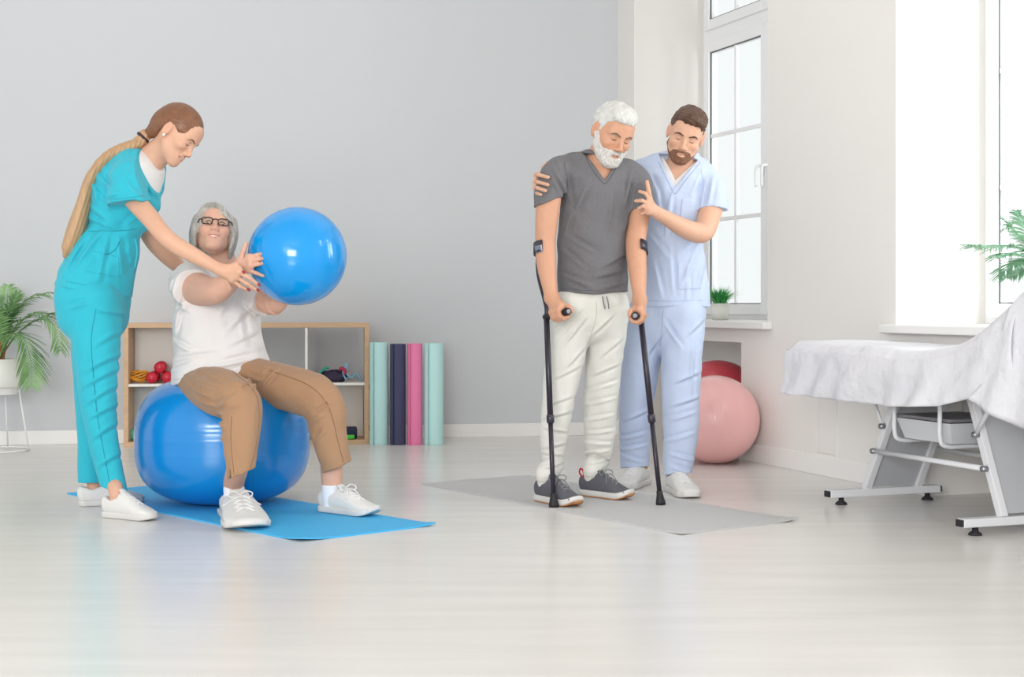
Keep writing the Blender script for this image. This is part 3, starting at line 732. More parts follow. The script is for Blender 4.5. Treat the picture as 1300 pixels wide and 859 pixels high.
# grass pot on the window sill
gp = W(wt(914, 0.22), 0.22, SILL); kg = gp[1] / F
gr = root('potted_grass', gp, 'small white pot of green grass on the window sill', 'plant')
hp = 21 * kg; mb = MB(); mb.lathe([(0, 0.001), (10.0 * kg, 0.001), (12.8 * kg, hp), (11.6 * kg, hp), (11.2 * kg, hp - 0.01), (0, hp - 0.01)], gp, n=28); mb.build('pot', M_pot, gr, True)
rg = random.Random(8); vs = []; fs = []
for i in range(420):
    a = rg.uniform(0, 6.283); r0 = rg.uniform(0, 0.036); p = gp + np.array([r0 * math.cos(a), r0 * math.sin(a), hp - 0.012]); lean = rg.uniform(0.1, 1.0); ln = rg.uniform(0.075, 0.135); b = len(vs)
    d = np.array([math.cos(a + rg.uniform(-.5, .5)), math.sin(a + rg.uniform(-.5, .5)), 0]); x = np.cross(d, (0, 0, 1)) * 0.0022
    for q, w in ((0, 1), (0.4, 1), (0.75, 0.7), (1, 0.05)):
        c = p + d * ln * lean * q ** 1.6 + Z3 * ln * (q - 0.45 * lean * q * q); vs += [c + x * w, c - x * w, c + d * 0.001]
    for q in range(3):
        o = b + q * 3; fs += [(o, o + 2, o + 5, o + 3), (o + 2, o + 1, o + 4, o + 5), (o + 1, o, o + 3, o + 4)]
o = mk('grass_blades', vs, fs, GRASS, gr); o['kind'] = 'stuff'
# palm reaching in from the right on the second sill
tp = wt(1345, 0.24); rp = W(tp, 0.24, SILL); kr = rp[1] / F
pr2 = root('potted_palm', rp, 'pale green palm fronds in front of the right window', 'plant')
mb = MB(); mb.lathe([(0, 0.001), (0.07, 0.001), (0.085, 0.14), (0.078, 0.14), (0.074, 0.12), (0, 0.12)], rp, n=28); mb.build('pot', M_pot, pr2, True)
b0 = rp + Z3 * 0.12; dd = lambda px, py, dy=0.0: U(px, py, rp[1] + dy)
for i, q in enumerate([[dd(1330, 335), dd(1290, 313, -0.05), dd(1255, 312, -0.1), dd(1221, 310, -0.14)], [dd(1335, 340), dd(1310, 318), dd(1290, 296, 0.02), dd(1272, 276, 0.03)], [dd(1330, 345), dd(1305, 330, -0.05), dd(1285, 335, -0.1), dd(1268, 352, -0.12)],
                       [dd(1340, 330), dd(1335, 290), dd(1325, 255)], [dd(1360, 335), dd(1395, 300), dd(1430, 310)], [dd(1335, 340, -0.04), dd(1312, 310, -0.06), dd(1300, 288, -0.1), dd(1290, 268, -0.12)], [dd(1350, 340, -.1), dd(1370, 310, -0.2), dd(1390, 300, -0.3)], [dd(1332, 345, -.04), dd(1312, 332, -0.1), dd(1288, 322, -0.14), dd(1262, 326, -0.2)], [dd(1340, 340, .02), dd(1318, 305, 0.04), dd(1296, 282, 0.06), dd(1276, 290, 0.06)], [dd(1338, 345), dd(1318, 338, 0.0), dd(1298, 342, -0.02), dd(1280, 352, -0.04)]]):
    frond(pr2, b0, q, 0.105, 30, 40 + i, LEAF2, 0.3, 0.0048, 0.3)
# ------------------------------------------------------------------ treatment bed with draped sheets
A0 = G(1068, 640); A1 = G(1238, 679)
tu = nrm(A1 - A0); tv = np.array([-tu[1], tu[0], 0.0])
def B(a, b, z): return A0 + tu * a + tv * b + Z3 * z
M_sheet = mat('white_cotton_sheet', srgb(216, 216, 221), 0.85, 0.2, bump=(8, 0.7, 0.035))
M_steel = mat('white_powder_coat', srgb(222, 223, 226), 0.35, 0.5)
M_panel = mat('grey_panel', srgb(180, 182, 186), 0.5, 0.4)
M_blk = mat('black_rubber', srgb(32, 31, 36), 0.55)
la = np.linalg.norm(A1 - A0)
bed = root('treatment_bed', B(la / 2, 0.26, 0), 'white metal-framed treatment bed with a slide-out tray at the right', 'bed')
fw = 0.50
def leg_frame(a0, s, atop):
    """foot bar at a0, panel leaning to atop"""
    mb = MB(); mb.box(B(a0, 0.215, 0.048), (tv * 0.28, tu * 0.022, Z3 * 0.016), 0.003); fb = mb.build('foot_bar', M_steel, bed)
    for b in (-0.068, 0.498):
        mb = MB(); mb.box(B(a0, b, 0.048), (tv * 0.006, tu * 0.019, Z3 * 0.013), 0.002); mb.build('end_cap', M_blk, fb)
    for b in (0.0, 0.44):
        mb = MB(); mb.lathe([(0, 0.0), (0.026, 0.0), (0.024, 0.008), (0.012, 0.016), (0.011, 0.033), (0, 0.033)], B(a0, b, 0), n=18); mb.build('levelling_foot', M_blk, fb, True)
    zt = 0.60; top = atop
    for b in (0.125, 0.385):
        p, q = B(a0, b, 0.06), B(top, b, zt); mb = MB(); d = nrm(q - p); n = np.cross(d, tv)
        mb.box((p + q) / 2, (d * np.linalg.norm(q - p) / 2, tv * 0.016, n * 0.016), 0.003); mb.build('leg', M_steel, bed)
    p, q = B(a0, 0.255, 0.068), B(top, 0.255, zt); d = nrm(q - p); mb = MB(); mb.box((p + q) / 2, (d * (np.linalg.norm(q - p) / 2 - 0.004), tv * 0.12, np.cross(d, tv) * 0.005)); mb.build('leg_panel', M_panel, bed)
leg_frame(0.0, 1, 0.30); leg_frame(la, -1, la - 0.22)
def rod(pts, r, name='brace', m=None): mb = MB(); mb.tube(pts, r, 10); return mb.build(name, m or M_steel, bed, True)
f0 = lambda z: 0.30 * (z - 0.06) / 0.54
f1 = lambda z: la - 0.22 * (z - 0.06) / 0.54
rod([B(f0(0.235), 0.10, 0.235), B(f1(0.235), 0.10, 0.235)], 0.011); rod([B(f0(0.235), 0.41, 0.235), B(f1(0.235), 0.41, 0.235)], 0.011)
rod([B(f0(0.345), 0.098, 0.345), B(f0(0.345) - 0.10, 0.098, 0.52)], 0.007); rod([B(f1(0.36), 0.098, 0.36), B(la + 0.03, 0.098, 0.56)], 0.009)
for (a, z) in ((f0(0.235), 0.235), (f1(0.235), 0.235), (f0(0.345), 0.345), (f1(0.36), 0.36)):
    mb = MB(); mb.tube([B(a, 0.085, z), B(a, 0.112, z)], 0.012, 10); mb.build('bolt', mat('zinc_bolt', srgb(150, 150, 155), 0.35, metal=0.7), bed, True)
# tray and its hangers
ta0, ta1 = 0.27, 0.60
for a in (0.30, 0.60):
    rod(spl([B(a, 0.06, 0.60), B(a, 0.06, 0.45), B(a, 0.06, 0.335), B(a, 0.09, 0.300), B(a, 0.2, 0.298), B(a, 0.36, 0.298), B(a, 0.40, 0.335), B(a, 0.40, 0.60)], 6), 0.009, 'tray_hanger')
mb = MB()
tc_ = [(0.29, 0.075), (0.645, 0.075), (0.645, 0.39), (0.29, 0.39)]; bc = [(0.315, 0.10), (0.62, 0.10), (0.62, 0.37), (0.315, 0.37)]
vs = [B(a, b, 0.392) for a, b in tc_] + [B(a, b, 0.310) for a, b in bc] + [B(a + (0.008 if a < .4 else -.008), b + (0.008 if b < .2 else -.008), 0.392) for a, b in tc_] + [B(a + (0.006 if a < .4 else -.006), b + (0.006 if b < .2 else -.006), 0.316) for a, b in bc]
fs = [(4, 5, 6, 7), (15, 14, 13, 12)]
for i in range(4):
    j = (i + 1) % 4; fs += [(i, j, 4 + j, 4 + i), (8 + j, 8 + i, 12 + i, 12 + j), (j, i, 8 + i, 8 + j)]
mb.raw(vs, fs); mb.build('tray', mat('grey_tray', srgb(205, 207, 210), 0.4), bed)
mb = MB(); mb.box(B(0.465, 0.235, 0.402), (tu * 0.18, tv * 0.16, Z3 * 0.006)); mb.build('tray_lid', mat('dark_grey_metal', srgb(120, 118, 122), 0.4), bed)
mb = MB(); mb.box(B(0.42, 0.235, 0.585), (tu * 0.40, tv * 0.21, Z3 * 0.02), 0.004); mb.build('deck_frame', M_steel, bed)
def H_top(a): return 0.688 + 0.62 * 0.07 * math.log1p(math.exp(min(50, (a - 0.86) / 0.07))) - 0.012 * math.exp(-((a - 0.55) / 0.2) ** 2)
mb = MB(); mb.box(B(0.285, 0.197, 0.632), (tu * 0.56, tv * 0.25, Z3 * 0.03), 0.02); mb.build('leg_cushion', mat('white_vinyl', srgb(235, 235, 235), 0.4), bed)
d = nrm(tu + Z3 * 0.62); mb = MB(); mb.box(B(0.88, 0.197, 0.645) + d * 0.40, (d * 0.40, tv * 0.25, np.cross(d, tv) * 0.03), 0.02); mb.build('back_cushion', MATS['white_vinyl'], bed)
rod([B(1.02, 0.2, 0.58), B(1.25, 0.2, 0.82)], 0.012, 'back_support')
def drape(name, a_lo, a_hi, hem, extra, seed, label, end_drop, na=90):
    """sheet: hem(a, side)=height of the hem, a_lo(side fraction) start edge"""
    rg = np.random.RandomState(seed); ph = rg.uniform(0, 6.28, 8); ns_side, ns_top = 22, 34; vs = []; fs = []
    w0, w1 = -0.062, 0.455
    def top(a, b):
        x = (b - w0) / (w1 - w0); e = min(x, 1 - x); rnd = -0.030 * max(0, 1 - e / 0.10) ** 2
        return H_top(a) + rnd + extra + 0.004 * math.sin(9 * a + 7 * b + ph[0]) * math.sin(11 * b - 5 * a + ph[1]) + 0.010 * math.exp(-((a + 0.30) / 0.12) ** 2) * 1.0
    cols = [('n', 1 - i / ns_side) for i in range(ns_side)] + [('t', i / ns_top) for i in range(ns_top + 1)] + [('f', (i + 1) / ns_side) for i in range(ns_side)]
    for i in range(na + 1):
        for (kd, q) in cols:
            fr = 0.0 if kd == 'n' else (1.0 if kd == 'f' else q)
            al = a_lo(fr, q if kd != 't' else 0.0); fq = i / na; drop = 0.0; ae = al + (a_hi - al) * fq
            if end_drop:
                ae = al + 0.02 + (a_hi - al - 0.02) * max(0.0, fq - 0.10) / 0.90
                if fq < 0.10: drop = (0.10 - fq) / 0.10; ae = al + 0.02 - 0.015 * math.sin(drop * 1.6)
            if kd == 't':
                b = w0 + (w1 - w0) * q; z = top(ae, b)
                if drop: z = z - (z - hem(al, 0)) * max(0, drop - 0.08) / 0.92; ae -= 0.02 * math.sin(b * 22 + ph[2]) * drop
            else:
                sgn = -1 if kd == 'n' else 1; eb = w0 if kd == 'n' else w1; zt_ = top(ae, eb); zh = hem(ae, sgn)
                z = zt_ - (zt_ - zh) * q
                fold = (0.5 + 0.5 * math.sin(13 * ae + ph[3])) * 0.022 + 0.014 * math.sin(31 * ae + ph[4] + 3 * q) * math.sin(5 * ae + ph[6]) + 0.014 * math.sin(7 * ae + 5 * q + ph[5])
                b = eb + sgn * (0.010 + fold * q ** 0.8 + 0.012 * math.sin(min(q * 4, 1.57)))
                ae -= drop * 0.012 * q
            p = B(ae, b, z + extra * 0.0); vs.append(p + tv * (extra * (-1 if kd == 'n' else (1 if kd == 'f' else 0))))
    n = len(cols)
    for i in range(na):
        for j in range(n - 1): fs.append((i * n + j, i * n + j + 1, (i + 1) * n + j + 1, (i + 1) * n + j))
    o = mk(name, vs, fs, M_sheet, None, True, loc=tuple(B(0.4, 0.235, 0.69))); tag(o, label, 'sheet')
    md = o.modifiers.new('thickness', 'SOLIDIFY'); md.thickness = 0.003; md.offset = 1
    return o
def hem1(a, s): return float(np.interp(a, [-0.4, 0.0, 0.45, 0.8, 1.0, 1.22], [0.462, 0.456, 0.452, 0.475, 0.52, 0.56]))
drape('bed_sheet', lambda f, q: -0.318, 1.22, hem1, 0.0, 5, 'white cotton sheet draped over the flat end of the bed', True)
def hem2(a, s): return float(np.interp(a, [0.9, 1.0, 1.25, 1.7], [0.53, 0.515, 0.43, 0.41]))
drape('bed_sheet', lambda f, q: 1.19 - 0.19 * (q if f in (0.0, 1.0) else 0) - 0.0 * f, 1.68, hem2, 0.010, 9, 'white cotton sheet hanging over the raised backrest of the bed', False, 50)
# ------------------------------------------------------------------ people
def axes(fwd, up):
    f = nrm(fwd); u = nrm(np.array(up, float) - f * np.dot(up, f)); return np.array([np.cross(f, u), f, u])   # rows: person's right, forward, up
class Head:
    """local frame: x = person's right, y = forward, z = up, metres; chin about z=-0.115, crown z=0.12"""
    def __init__(s, c, fwd, up, scale=1.0, female=False, smile=0.0, jaw=1.0, open_eyes=False, ears=True, wrinkle=0.0):
        s.c = np.array(c, float); s.R = axes(fwd, up); s.k = scale; s.female = female; h = Sdf(); s.h = h
        h.add(ell((0, -0.016, 0.034), (0.074, 0.095, 0.084)))
        h.add(ell((0, 0.026, -0.022), (0.062 * (0.96 if female else 1), 0.060, 0.082)), 0.03)
        h.add(ell((0, 0.030, -0.070), (0.047 * jaw, 0.046, 0.036)), 0.02)
        for x in (-1, 1):
            h.add(cap((x * 0.053 * jaw, 0.006, -0.052), (x * 0.019 * jaw, 0.064, -0.097), 0.015, 0.015), 0.025)
        h.add(ell((0, 0.069, -0.099), (0.021 * jaw, 0.017, 0.016)), 0.02)
        h.add(ell((0, 0.064, 0.045), (0.050, 0.024, 0.040)), 0.03)                       # forehead
        for x in (-1, 1):
            h.add(cap((x * 0.046, 0.066, 0.020), (x * 0.014, 0.081, 0.020), 0.009, 0.009), 0.018)   # brow ridge
            h.add(ell((x * 0.041, 0.058, -0.026 + 0.006 * smile), (0.020, 0.021 + 0.004 * smile, 0.018)), 0.022)     # cheek
        h.add(ell((0, 0.066, -0.062), (0.033, 0.026, 0.026)), 0.02)                       # muzzle
        for x in (-1, 1): h.cut(ell((x * 0.031, 0.097, 0.001), (0.017, 0.014, 0.011)), 0.016)
        for x in (-1, 1):
            if open_eyes: pass
            else: h.add(ell((x * 0.031, 0.0685, 0.001), (0.0155, 0.0135, 0.0125)), 0.004)
        w = 0.86 if female else 1.0
        nl = 0.100 if female else 0.106; h.add(cap((0, 0.082, 0.012), (0, nl, -0.030), 0.0075 * w, 0.0098 * w), 0.014)
        h.add(ell((0, nl + 0.002, -0.033), (0.0095 * w, 0.0095, 0.0085)), 0.008)
        for x in (-1, 1): h.add(ell((x * 0.0125 * w, 0.096, -0.0375), (0.0078 * w, 0.010, 0.0075)), 0.008)
        for x in (-1, 1): h.cut(ell((x * 0.007, 0.101, -0.0455), (0.0038, 0.005, 0.004)), 0.003)
        # mouth
        mw = 0.024 + 0.007 * smile; up_ = 0.009 * smile
        s.lips = [((-mw, 0.0775 - 0.003 * smile, -0.0665 + up_), (0, 0.0905, -0.0635), (mw, 0.0775 - 0.003 * smile, -0.0665 + up_)), ((-mw * 0.92, 0.078 - 0.003 * smile, -0.0695 + up_ * 0.9), (0, 0.0880, -0.0745 - 0.008 * smile), (mw * 0.92, 0.078 - 0.003 * smile, -0.0695 + up_ * 0.9))]
        for i, lp in enumerate(s.lips):
            for a, b in ((lp[0], lp[1]), (lp[1], lp[2])):
                h.add(cap(a, b, 0.0035, 0.0056) if a == lp[0] else cap(a, b, 0.0056, 0.0035), 0.006)
        gap = 0.0022 + 0.0042 * smile
        h.cut(cap((-mw * 0.9, 0.084, -0.068 + up_ * 0.9), (0, 0.096, -0.069 - 0.004 * smile), gap * 0.6, gap), 0.003); h.cut(cap((mw * 0.9, 0.084, -0.068 + up_ * 0.9), (0, 0.096, -0.069 - 0.004 * smile), gap * 0.6, gap), 0.003)
        if smile > 0.4:
            for x in (-1, 1): h.cut(cap((x * 0.022, 0.092, -0.036), (x * 0.041, 0.079, -0.064), 0.0032, 0.0032), 0.009)
        if ears:
            for x in (-1, 1):
                Re = axes((x * 0.45, -0.85, -0.1), (0, -0.2, 1))
                h.add(ell((x * 0.0765, -0.012, -0.004), (0.0075, 0.0175, 0.031), np.array([[1, 0.35 * x, 0], [-0.35 * x, 1, 0.0], [0, 0.0, 1]]) / 1.06), 0.006)
                h.cut(ell((x * 0.0855, -0.008, 0.000), (0.006, 0.0095, 0.017)), 0.005)
        lo = np.array([-0.1, -0.125, -0.14]); hi = np.array([0.1, 0.13, 0.13]); s.lo, s.hi = lo, hi
    def toL(s, P): return ((P - s.c) @ s.R.T) / s.k
    def toW(s, p): return s.c + (np.asarray(p, float) * s.k) @ s.R
    def box(s, lo, hi):
        c = np.array([s.toW((x, y, z)) for x in (lo[0], hi[0]) for y in (lo[1], hi[1]) for z in (lo[2], hi[2])]); return c.min(0), c.max(0)
    def prim(s, sd=None, lo=None, hi=None):
        sd = sd or s.h; lo = s.lo if lo is None else np.array(lo); hi = s.hi if hi is None else np.array(hi); a, b = s.box(lo, hi)
        return (lambda P: sd.ev(s.toL(P).astype(np.float32), 0.06) * s.k), a, b
    def mesh(s, name, sd, h, m, parent, lo=None, hi=None):
        """mesh a local sdf and put it in the world"""
        V, Fq = polygonize(sd, h, lo, hi); return mk(name, s.toW(V), Fq, m, parent, True)
    def surf(s, x, z, out=0.0):
        """front surface point at local (x, z)"""
        y = np.linspace(0.14, 0.0, 141); P = np.stack([np.full(141, x), y, np.full(141, z)], 1).astype(np.float32); d = s.h.ev(P, 0.06)
        i = np.argmax(d < 0); i = i if d[i] < 0 else 60; return np.array([x, y[i] + out, z])
    def strip(s, name, pts, r, m, parent, flat=0.5, out=0.0):
        C = spl([s.surf(x, z, out) for x, z in pts], 4); n = len(C); R = np.interp(np.linspace(0, 1, n), np.linspace(0, 1, len(r)), r)
        mb = MB(); mb.tube([s.toW(p) for p in C], R * s.k, 8, flat=(s.R[1], flat)); return mb.build(name, m, parent, True)
    def features(s, parent, brow, lash, thick=0.0038, arch=0.004, furrow=0.0, eyes_open=False):
        for x in (-1, 1):
            s.strip('eyebrow', [(x * 0.012, 0.0165 - furrow), (x * 0.028, 0.0205 + arch * 0.6), (x * 0.040, 0.0205 + arch * 0.5), (x * 0.051, 0.0135)], [thick * 0.8, thick * 1.1, thick, thick * 0.4], brow, parent, 0.45, 0.0005)
            if not eyes_open:
                s.strip('eyelash', [(x * 0.0175, -0.0035), (x * 0.025, -0.0072), (x * 0.033, -0.0080), (x * 0.0445, -0.0040)], [0.0008, 0.0016, 0.0019, 0.0010], lash, parent, 0.8, 0.0004)
                s.strip('eyelid_crease', [(x * 0.018, 0.0075), (x * 0.031, 0.0125), (x * 0.045, 0.0075)], [0.0004, 0.0009, 0.0004], lash, parent, 0.6, 0.0)
            else:
                e = MB(); R = np.eye(3); c = s.toW((x * 0.031, 0.0665, 0.001)); r = 0.0128 * s.k
                e.ellipsoid(c, [s.R[0] * r, s.R[1] * r, s.R[2] * r], 18, 14); ey = e.build('eye', mat('eye_white', srgb(238, 234, 230), 0.2), parent, True)
                g = nrm(s.R[1] + s.R[2] * 0.15 + s.R[0] * 0.0); mb = MB(); mb.lathe([(0.0, r * 1.02), (0.0030 * s.k, r * 1.0), (0.0054 * s.k, r * 0.93)], c, g, 16); mb.build('iris', mat('iris_brown', srgb(70, 50, 40), 0.2), ey, True)
                s.strip('eyelash', [(x * 0.0165, 0.002), (x * 0.024, 0.0085), (x * 0.034, 0.0090), (x * 0.0455, 0.0020)], [0.0008, 0.0018, 0.0020, 0.0010], lash, parent, 0.8, 0.003)
    def lipmask(s, V):
        L = s.toL(V).astype(np.float32); d = np.full(len(V), 1.0)
        for lp in s.lips:
            for a, b in ((lp[0], lp[1]), (lp[1], lp[2])): d = np.minimum(d, cap(a, b, 0.0045)[0](L))
        return np.clip(1 - d / 0.003, 0, 1) * (L[:, 1] > 0.07) * np.clip(1.55 - (np.abs(L[:, 0]) / 0.024) ** 2, 0, 1) * 0.85
def hairline(ys, zs):
    ys, zs = np.array(ys), np.array(zs)
    return lambda P: ((np.interp(P[:, 1], ys, zs) - P[:, 2]) * 0.75).astype(np.float32)
def strands(ax, freq, amp, seed=0):
    """fine ridges that run along ax (local)"""
    ax = nrm(ax); e1 = nrm(np.cross(ax, (0.3, 0.5, 0.81))); e2 = np.cross(ax, e1); rg = np.random.RandomState(seed); ph = rg.uniform(0, 6, 4)
    def f(P):
        u, v, w = P @ e1, P @ e2, P @ ax
        return (amp * (np.sin(freq * u + 2 * np.sin(freq * 0.21 * v + ph[0]) + 9 * w + ph[1]) * np.sin(freq * 0.83 * v + 1.7 * np.sin(freq * 0.3 * u) + ph[2]))).astype(np.float32)
    return f
def skin_mat(name, rough=0.5): return mat(name, (1, 1, 1, 1), rough, 0.35, attr=True, mottle=(35, 0.03), sss=0.06)
def skin_cols(base, head, lip, blush=None):
    base = np.array(base[:3]); lip = np.array(lip[:3])
    def f(V):
        c = np.tile(base, (len(V), 1)); m = head.lipmask(V)[:, None]; c = c * (1 - m) + lip * m
        L = head.toL(V); red = np.array([1.0, 0.80, 0.76])
        for x in (-1, 1):
            d = np.linalg.norm((L - np.array([x * 0.042, 0.07, -0.03])) / np.array([0.026, 0.04, 0.024]), axis=1); w = (np.clip(1 - d, 0, 1) * 0.5)[:, None]; c = c * (1 - w + w * red)
            d = np.linalg.norm((L - np.array([x * 0.08, -0.012, -0.004])) / np.array([0.02, 0.03, 0.04]), axis=1); w = (np.clip(1.2 - d, 0, 1) * 0.45)[:, None]; c = c * (1 - w + w * red)
        d = np.linalg.norm((L - np.array([0, 0.11, -0.034])) / np.array([0.02, 0.03, 0.02]), axis=1); w = (np.clip(1 - d, 0, 1) * 0.4)[:, None]; c = c * (1 - w + w * red)
        return c.astype(np.float32)
    return f
def PX(L): return [U(*p) for p in L]
def chain(sd, pts, r0, r1, k=0.004):
    n = len(pts) - 1
    for i in range(n): sd.add(cap(pts[i], pts[i + 1], r0 + (r1 - r0) * i / n, r0 + (r1 - r0) * (i + 1) / n), k)
def open_hand(sd, wrist, fingers, thumb, rw=0.024, rf=0.0088, k=0.010):
    """wrist world point; fingers: lists knuckle..tip; thumb: base..tip"""
    for f in fingers: sd.add(cap(wrist, f[0], rw * 0.60, 0.0115), 0.016)
    for a, b in zip(fingers[:-1], fingers[1:]): sd.add(cap(a[0], b[0], 0.0105, 0.0105), 0.012)
    for i, f in enumerate(fingers): chain(sd, f, rf * (0.9 if i == 3 else 1.0) * 1.04, rf * (0.72 if i == 3 else 0.8), 0.003)
    sd.add(cap(wrist, thumb[0], rw * 0.55, 0.0125), 0.016); chain(sd, thumb, 0.0115, 0.0088, 0.005)
def fist(sd, c, a, up, out, wrist, rg=0.0165, rw=0.026):
    """fist closed round a grip: c = grip axis under the index finger, a = axis forward, out = outward side"""
    a, up, out = nrm(a), nrm(up), nrm(out); kn = []
    for i in range(4):
        ci = c - a * (0.0205 * i); R = rg + 0.0105; ang = [62, 15, -35, -80, -125, -165]
        if i == 3: R -= 0.001
        P = [ci + (out * math.cos(math.radians(t)) + up * math.sin(math.radians(t))) * (R + (0.006 if j < 2 else 0)) for j, t in enumerate(ang)]
        chain(sd, P, 0.0108 - (0.001 if i == 3 else 0), 0.0088, 0.003); kn.append(P[0])
    for p in kn: sd.add(cap(wrist, p, rw * 0.7, 0.0125), 0.022)
    m = (kn[0] + kn[3]) / 2 + up * 0.004 - out * 0.01; sd.add(cap(wrist, m, rw * 0.8, 0.020), 0.02)
    th = [wrist * 0.45 + m * 0.55 - out * 0.012, c + up * (rg + 0.016) - out * 0.010 - a * 0.018, c + up * (rg + 0.004) - out * 0.022 + a * 0.004, c - out * (rg + 0.010) + up * 0.004 + a * 0.016]
    chain(sd, th, 0.0145, 0.0098, 0.006)

def ankle(heel, toe, z0, y=0.066, z=0.09):
    h_, t_ = np.array(heel, float), np.array(toe, float); p = h_ + nrm((t_ - h_) * np.array([1, 1, 0])) * y; p[2] = z0 + z; return p
# ------------------------------------------------------------------ shoes
def shoe(parent, heel, toe, z0, up_m, sole_m, lace_m, width=0.098, high=1.0, sole_h=0.026, toe_spring=0.0, tongue_m=None, lining_m=None, tread_m=None, toecap_m=None, bow=True, loop=False):
    heel = np.array(heel, float); toe = np.array(toe, float); heel[2] = toe[2] = z0; L = np.linalg.norm(toe - heel); ey = nrm(toe - heel); ex = np.cross(ey, Z3); k = L / 0.29; w = width / 0.098 * k
    R = np.array([ex, ey, Z3]); toW = lambda V: heel + np.asarray(V) @ R
    hz = 1.0 * high
    st = [(0, 0.030, 0.052 * hz, 0.029 * w, 0.038 * hz), (0, 0.060, 0.056 * hz, 0.034 * w, 0.046 * hz), (0, 0.105, 0.056 * hz, 0.036 * w, 0.048 * hz), (0, 0.150, 0.048 * hz, 0.039 * w, 0.040 * hz), (0, 0.195, 0.036 * hz, 0.044 * w, 0.030 * hz), (0, 0.235, 0.030, 0.044 * w, 0.022), (0, 0.262, 0.026 + toe_spring, 0.036 * w, 0.016)]
    st = [(x, y * k, z, a, b) for x, y, z, a, b in st]
    u = Sdf(); u.add(loft(st, (1, 0, 0), 5, 2.3, 1.05, px=False))
    u.isect(lambda P: (0.014 - P[:, 2]).astype(np.float32), 0.008)
    u.cut(loft([(0, 0.060 * k, 0.092 * hz, 0.024 * w, 0.032 * k), (0, 0.062 * k, 0.14, 0.028 * w, 0.042 * k)], (1, 0, 0), 3, px=False), 0.006)
    u.isect(lambda P: (P[:, 2] - np.interp(P[:, 1] / k, [0, 0.02, 0.06, 0.10, 0.13], [0.090 * hz, 0.086 * hz, 0.070 * hz, 0.084 * hz, 0.2])).astype(np.float32) * 0.8, 0.006)
    V, Fq = polygonize(u, 0.0035); sh_ = mk('shoe', toW(V), Fq, up_m, parent, True)
    def flatsole(name, z1, z2, g, m):
        s = Sdf(); s.add(loft([(0, 0.030 * k, 0.02, 0.033 * w + g, 0.05), (0, 0.09 * k, 0.02, 0.035 * w + g, 0.05), (0, 0.15 * k, 0.02, 0.039 * w + g, 0.05), (0, 0.20 * k, 0.02, 0.047 * w + g, 0.05), (0, 0.24 * k, 0.02, 0.045 * w + g, 0.05), (0, 0.262 * k, 0.02, 0.034 * w + g, 0.05)], (1, 0, 0), 5, 2.0, 0.72, px=False))
        ts = lambda P: (0.030 * np.clip((P[:, 1] / k - 0.21) / 0.08, 0, 1) ** 2 * (1 if toe_spring else 0.35))
        s.isect(lambda P: np.maximum(z1 + ts(P) - P[:, 2], P[:, 2] - z2 - ts(P) * 0.9).astype(np.float32), 0.005)
        V, Fq = polygonize(s, 0.0035); return mk(name, toW(V), Fq, m, sh_, True)
    if tread_m is not None: flatsole('sole', 0.005, sole_h, 0.003, sole_m); flatsole('outsole', 0.0006, 0.0065, 0.0035, tread_m)
    else: flatsole('sole', 0.0006, sole_h, 0.003, sole_m)
    topz = lambda y: float(np.interp(y / k, [0.105, 0.15, 0.195, 0.235], [0.104 * hz, 0.088 * hz, 0.066 * hz, 0.052]))
    # tongue
    t = Sdf(); t.add(loft([(0, 0.155 * k, 0.083 * hz, 0.020 * w, 0.006), (0, 0.122 * k, 0.099 * hz, 0.021 * w, 0.0065), (0, 0.104 * k, 0.113 * hz, 0.018 * w, 0.006)], (1, 0, 0), 4, px=False)); V, Fq = polygonize(t, 0.0035); mk('tongue', toW(V), Fq, tongue_m or up_m, sh_, True)
    if lining_m is not None:
        t = Sdf(); t.add(loft([(0, 0.058 * k, 0.060 * hz, 0.030 * w, 0.042 * k), (0, 0.058 * k, 0.080 * hz, 0.0305 * w, 0.043 * k)], (1, 0, 0), 3, px=False)).cut(loft([(0, 0.058 * k, 0.05 * hz, 0.0255 * w, 0.037 * k), (0, 0.06 * k, 0.12, 0.027 * w, 0.04 * k)], (1, 0, 0), 3, px=False), 0.002)
        t.isect(lambda P: (P[:, 2] - np.interp(P[:, 1] / k, [0, 0.02, 0.06, 0.10, 0.13], [0.093 * hz, 0.089 * hz, 0.073 * hz, 0.087 * hz, 0.2])).astype(np.float32) * 0.8, 0.003)
        V, Fq = polygonize(t, 0.003); mk('lining', toW(V), Fq, lining_m, sh_, True)
        mb = MB(); mb.tube([toW(p) for p in spl([(0, 0.012 * k, 0.075 * hz), (0, -0.006 * k, 0.095 * hz), (0, 0.0, 0.112 * hz), (0, 0.014 * k, 0.104 * hz), (0, 0.018 * k, 0.085 * hz)], 6)], 0.0045, 8, flat=(ey, 0.6)); mb.build('heel_loop', lining_m, sh_, True)
    if toecap_m is not None:
        t = Sdf(); t.add(ell((0, 0.266 * k, 0.024 + toe_spring), (0.030 * w, 0.020, 0.017))).isect(lambda P: (0.004 - P[:, 2]).astype(np.float32), 0.002); V, Fq = polygonize(t, 0.003); mk('toe_cap', toW(V), Fq, toecap_m, sh_, True)
    for i in range(4):
        y = (0.135 + 0.021 * i) * k; z = topz(y) + 0.002; hw = (0.020 + 0.001 * i) * w; mb = MB()
        for sg in (-1, 1): mb.tube([toW(p) for p in spl([(-hw * sg, y - 0.006 * k, z - 0.010), (-hw * 0.4 * sg, y - 0.002 * k, z + 0.001), (hw * 0.4 * sg, y + 0.008 * k, z - 0.002), (hw * sg, y + 0.012 * k, z - 0.013)], 4)], 0.0026, 6)
        mb.build('lace', lace_m, sh_, True)
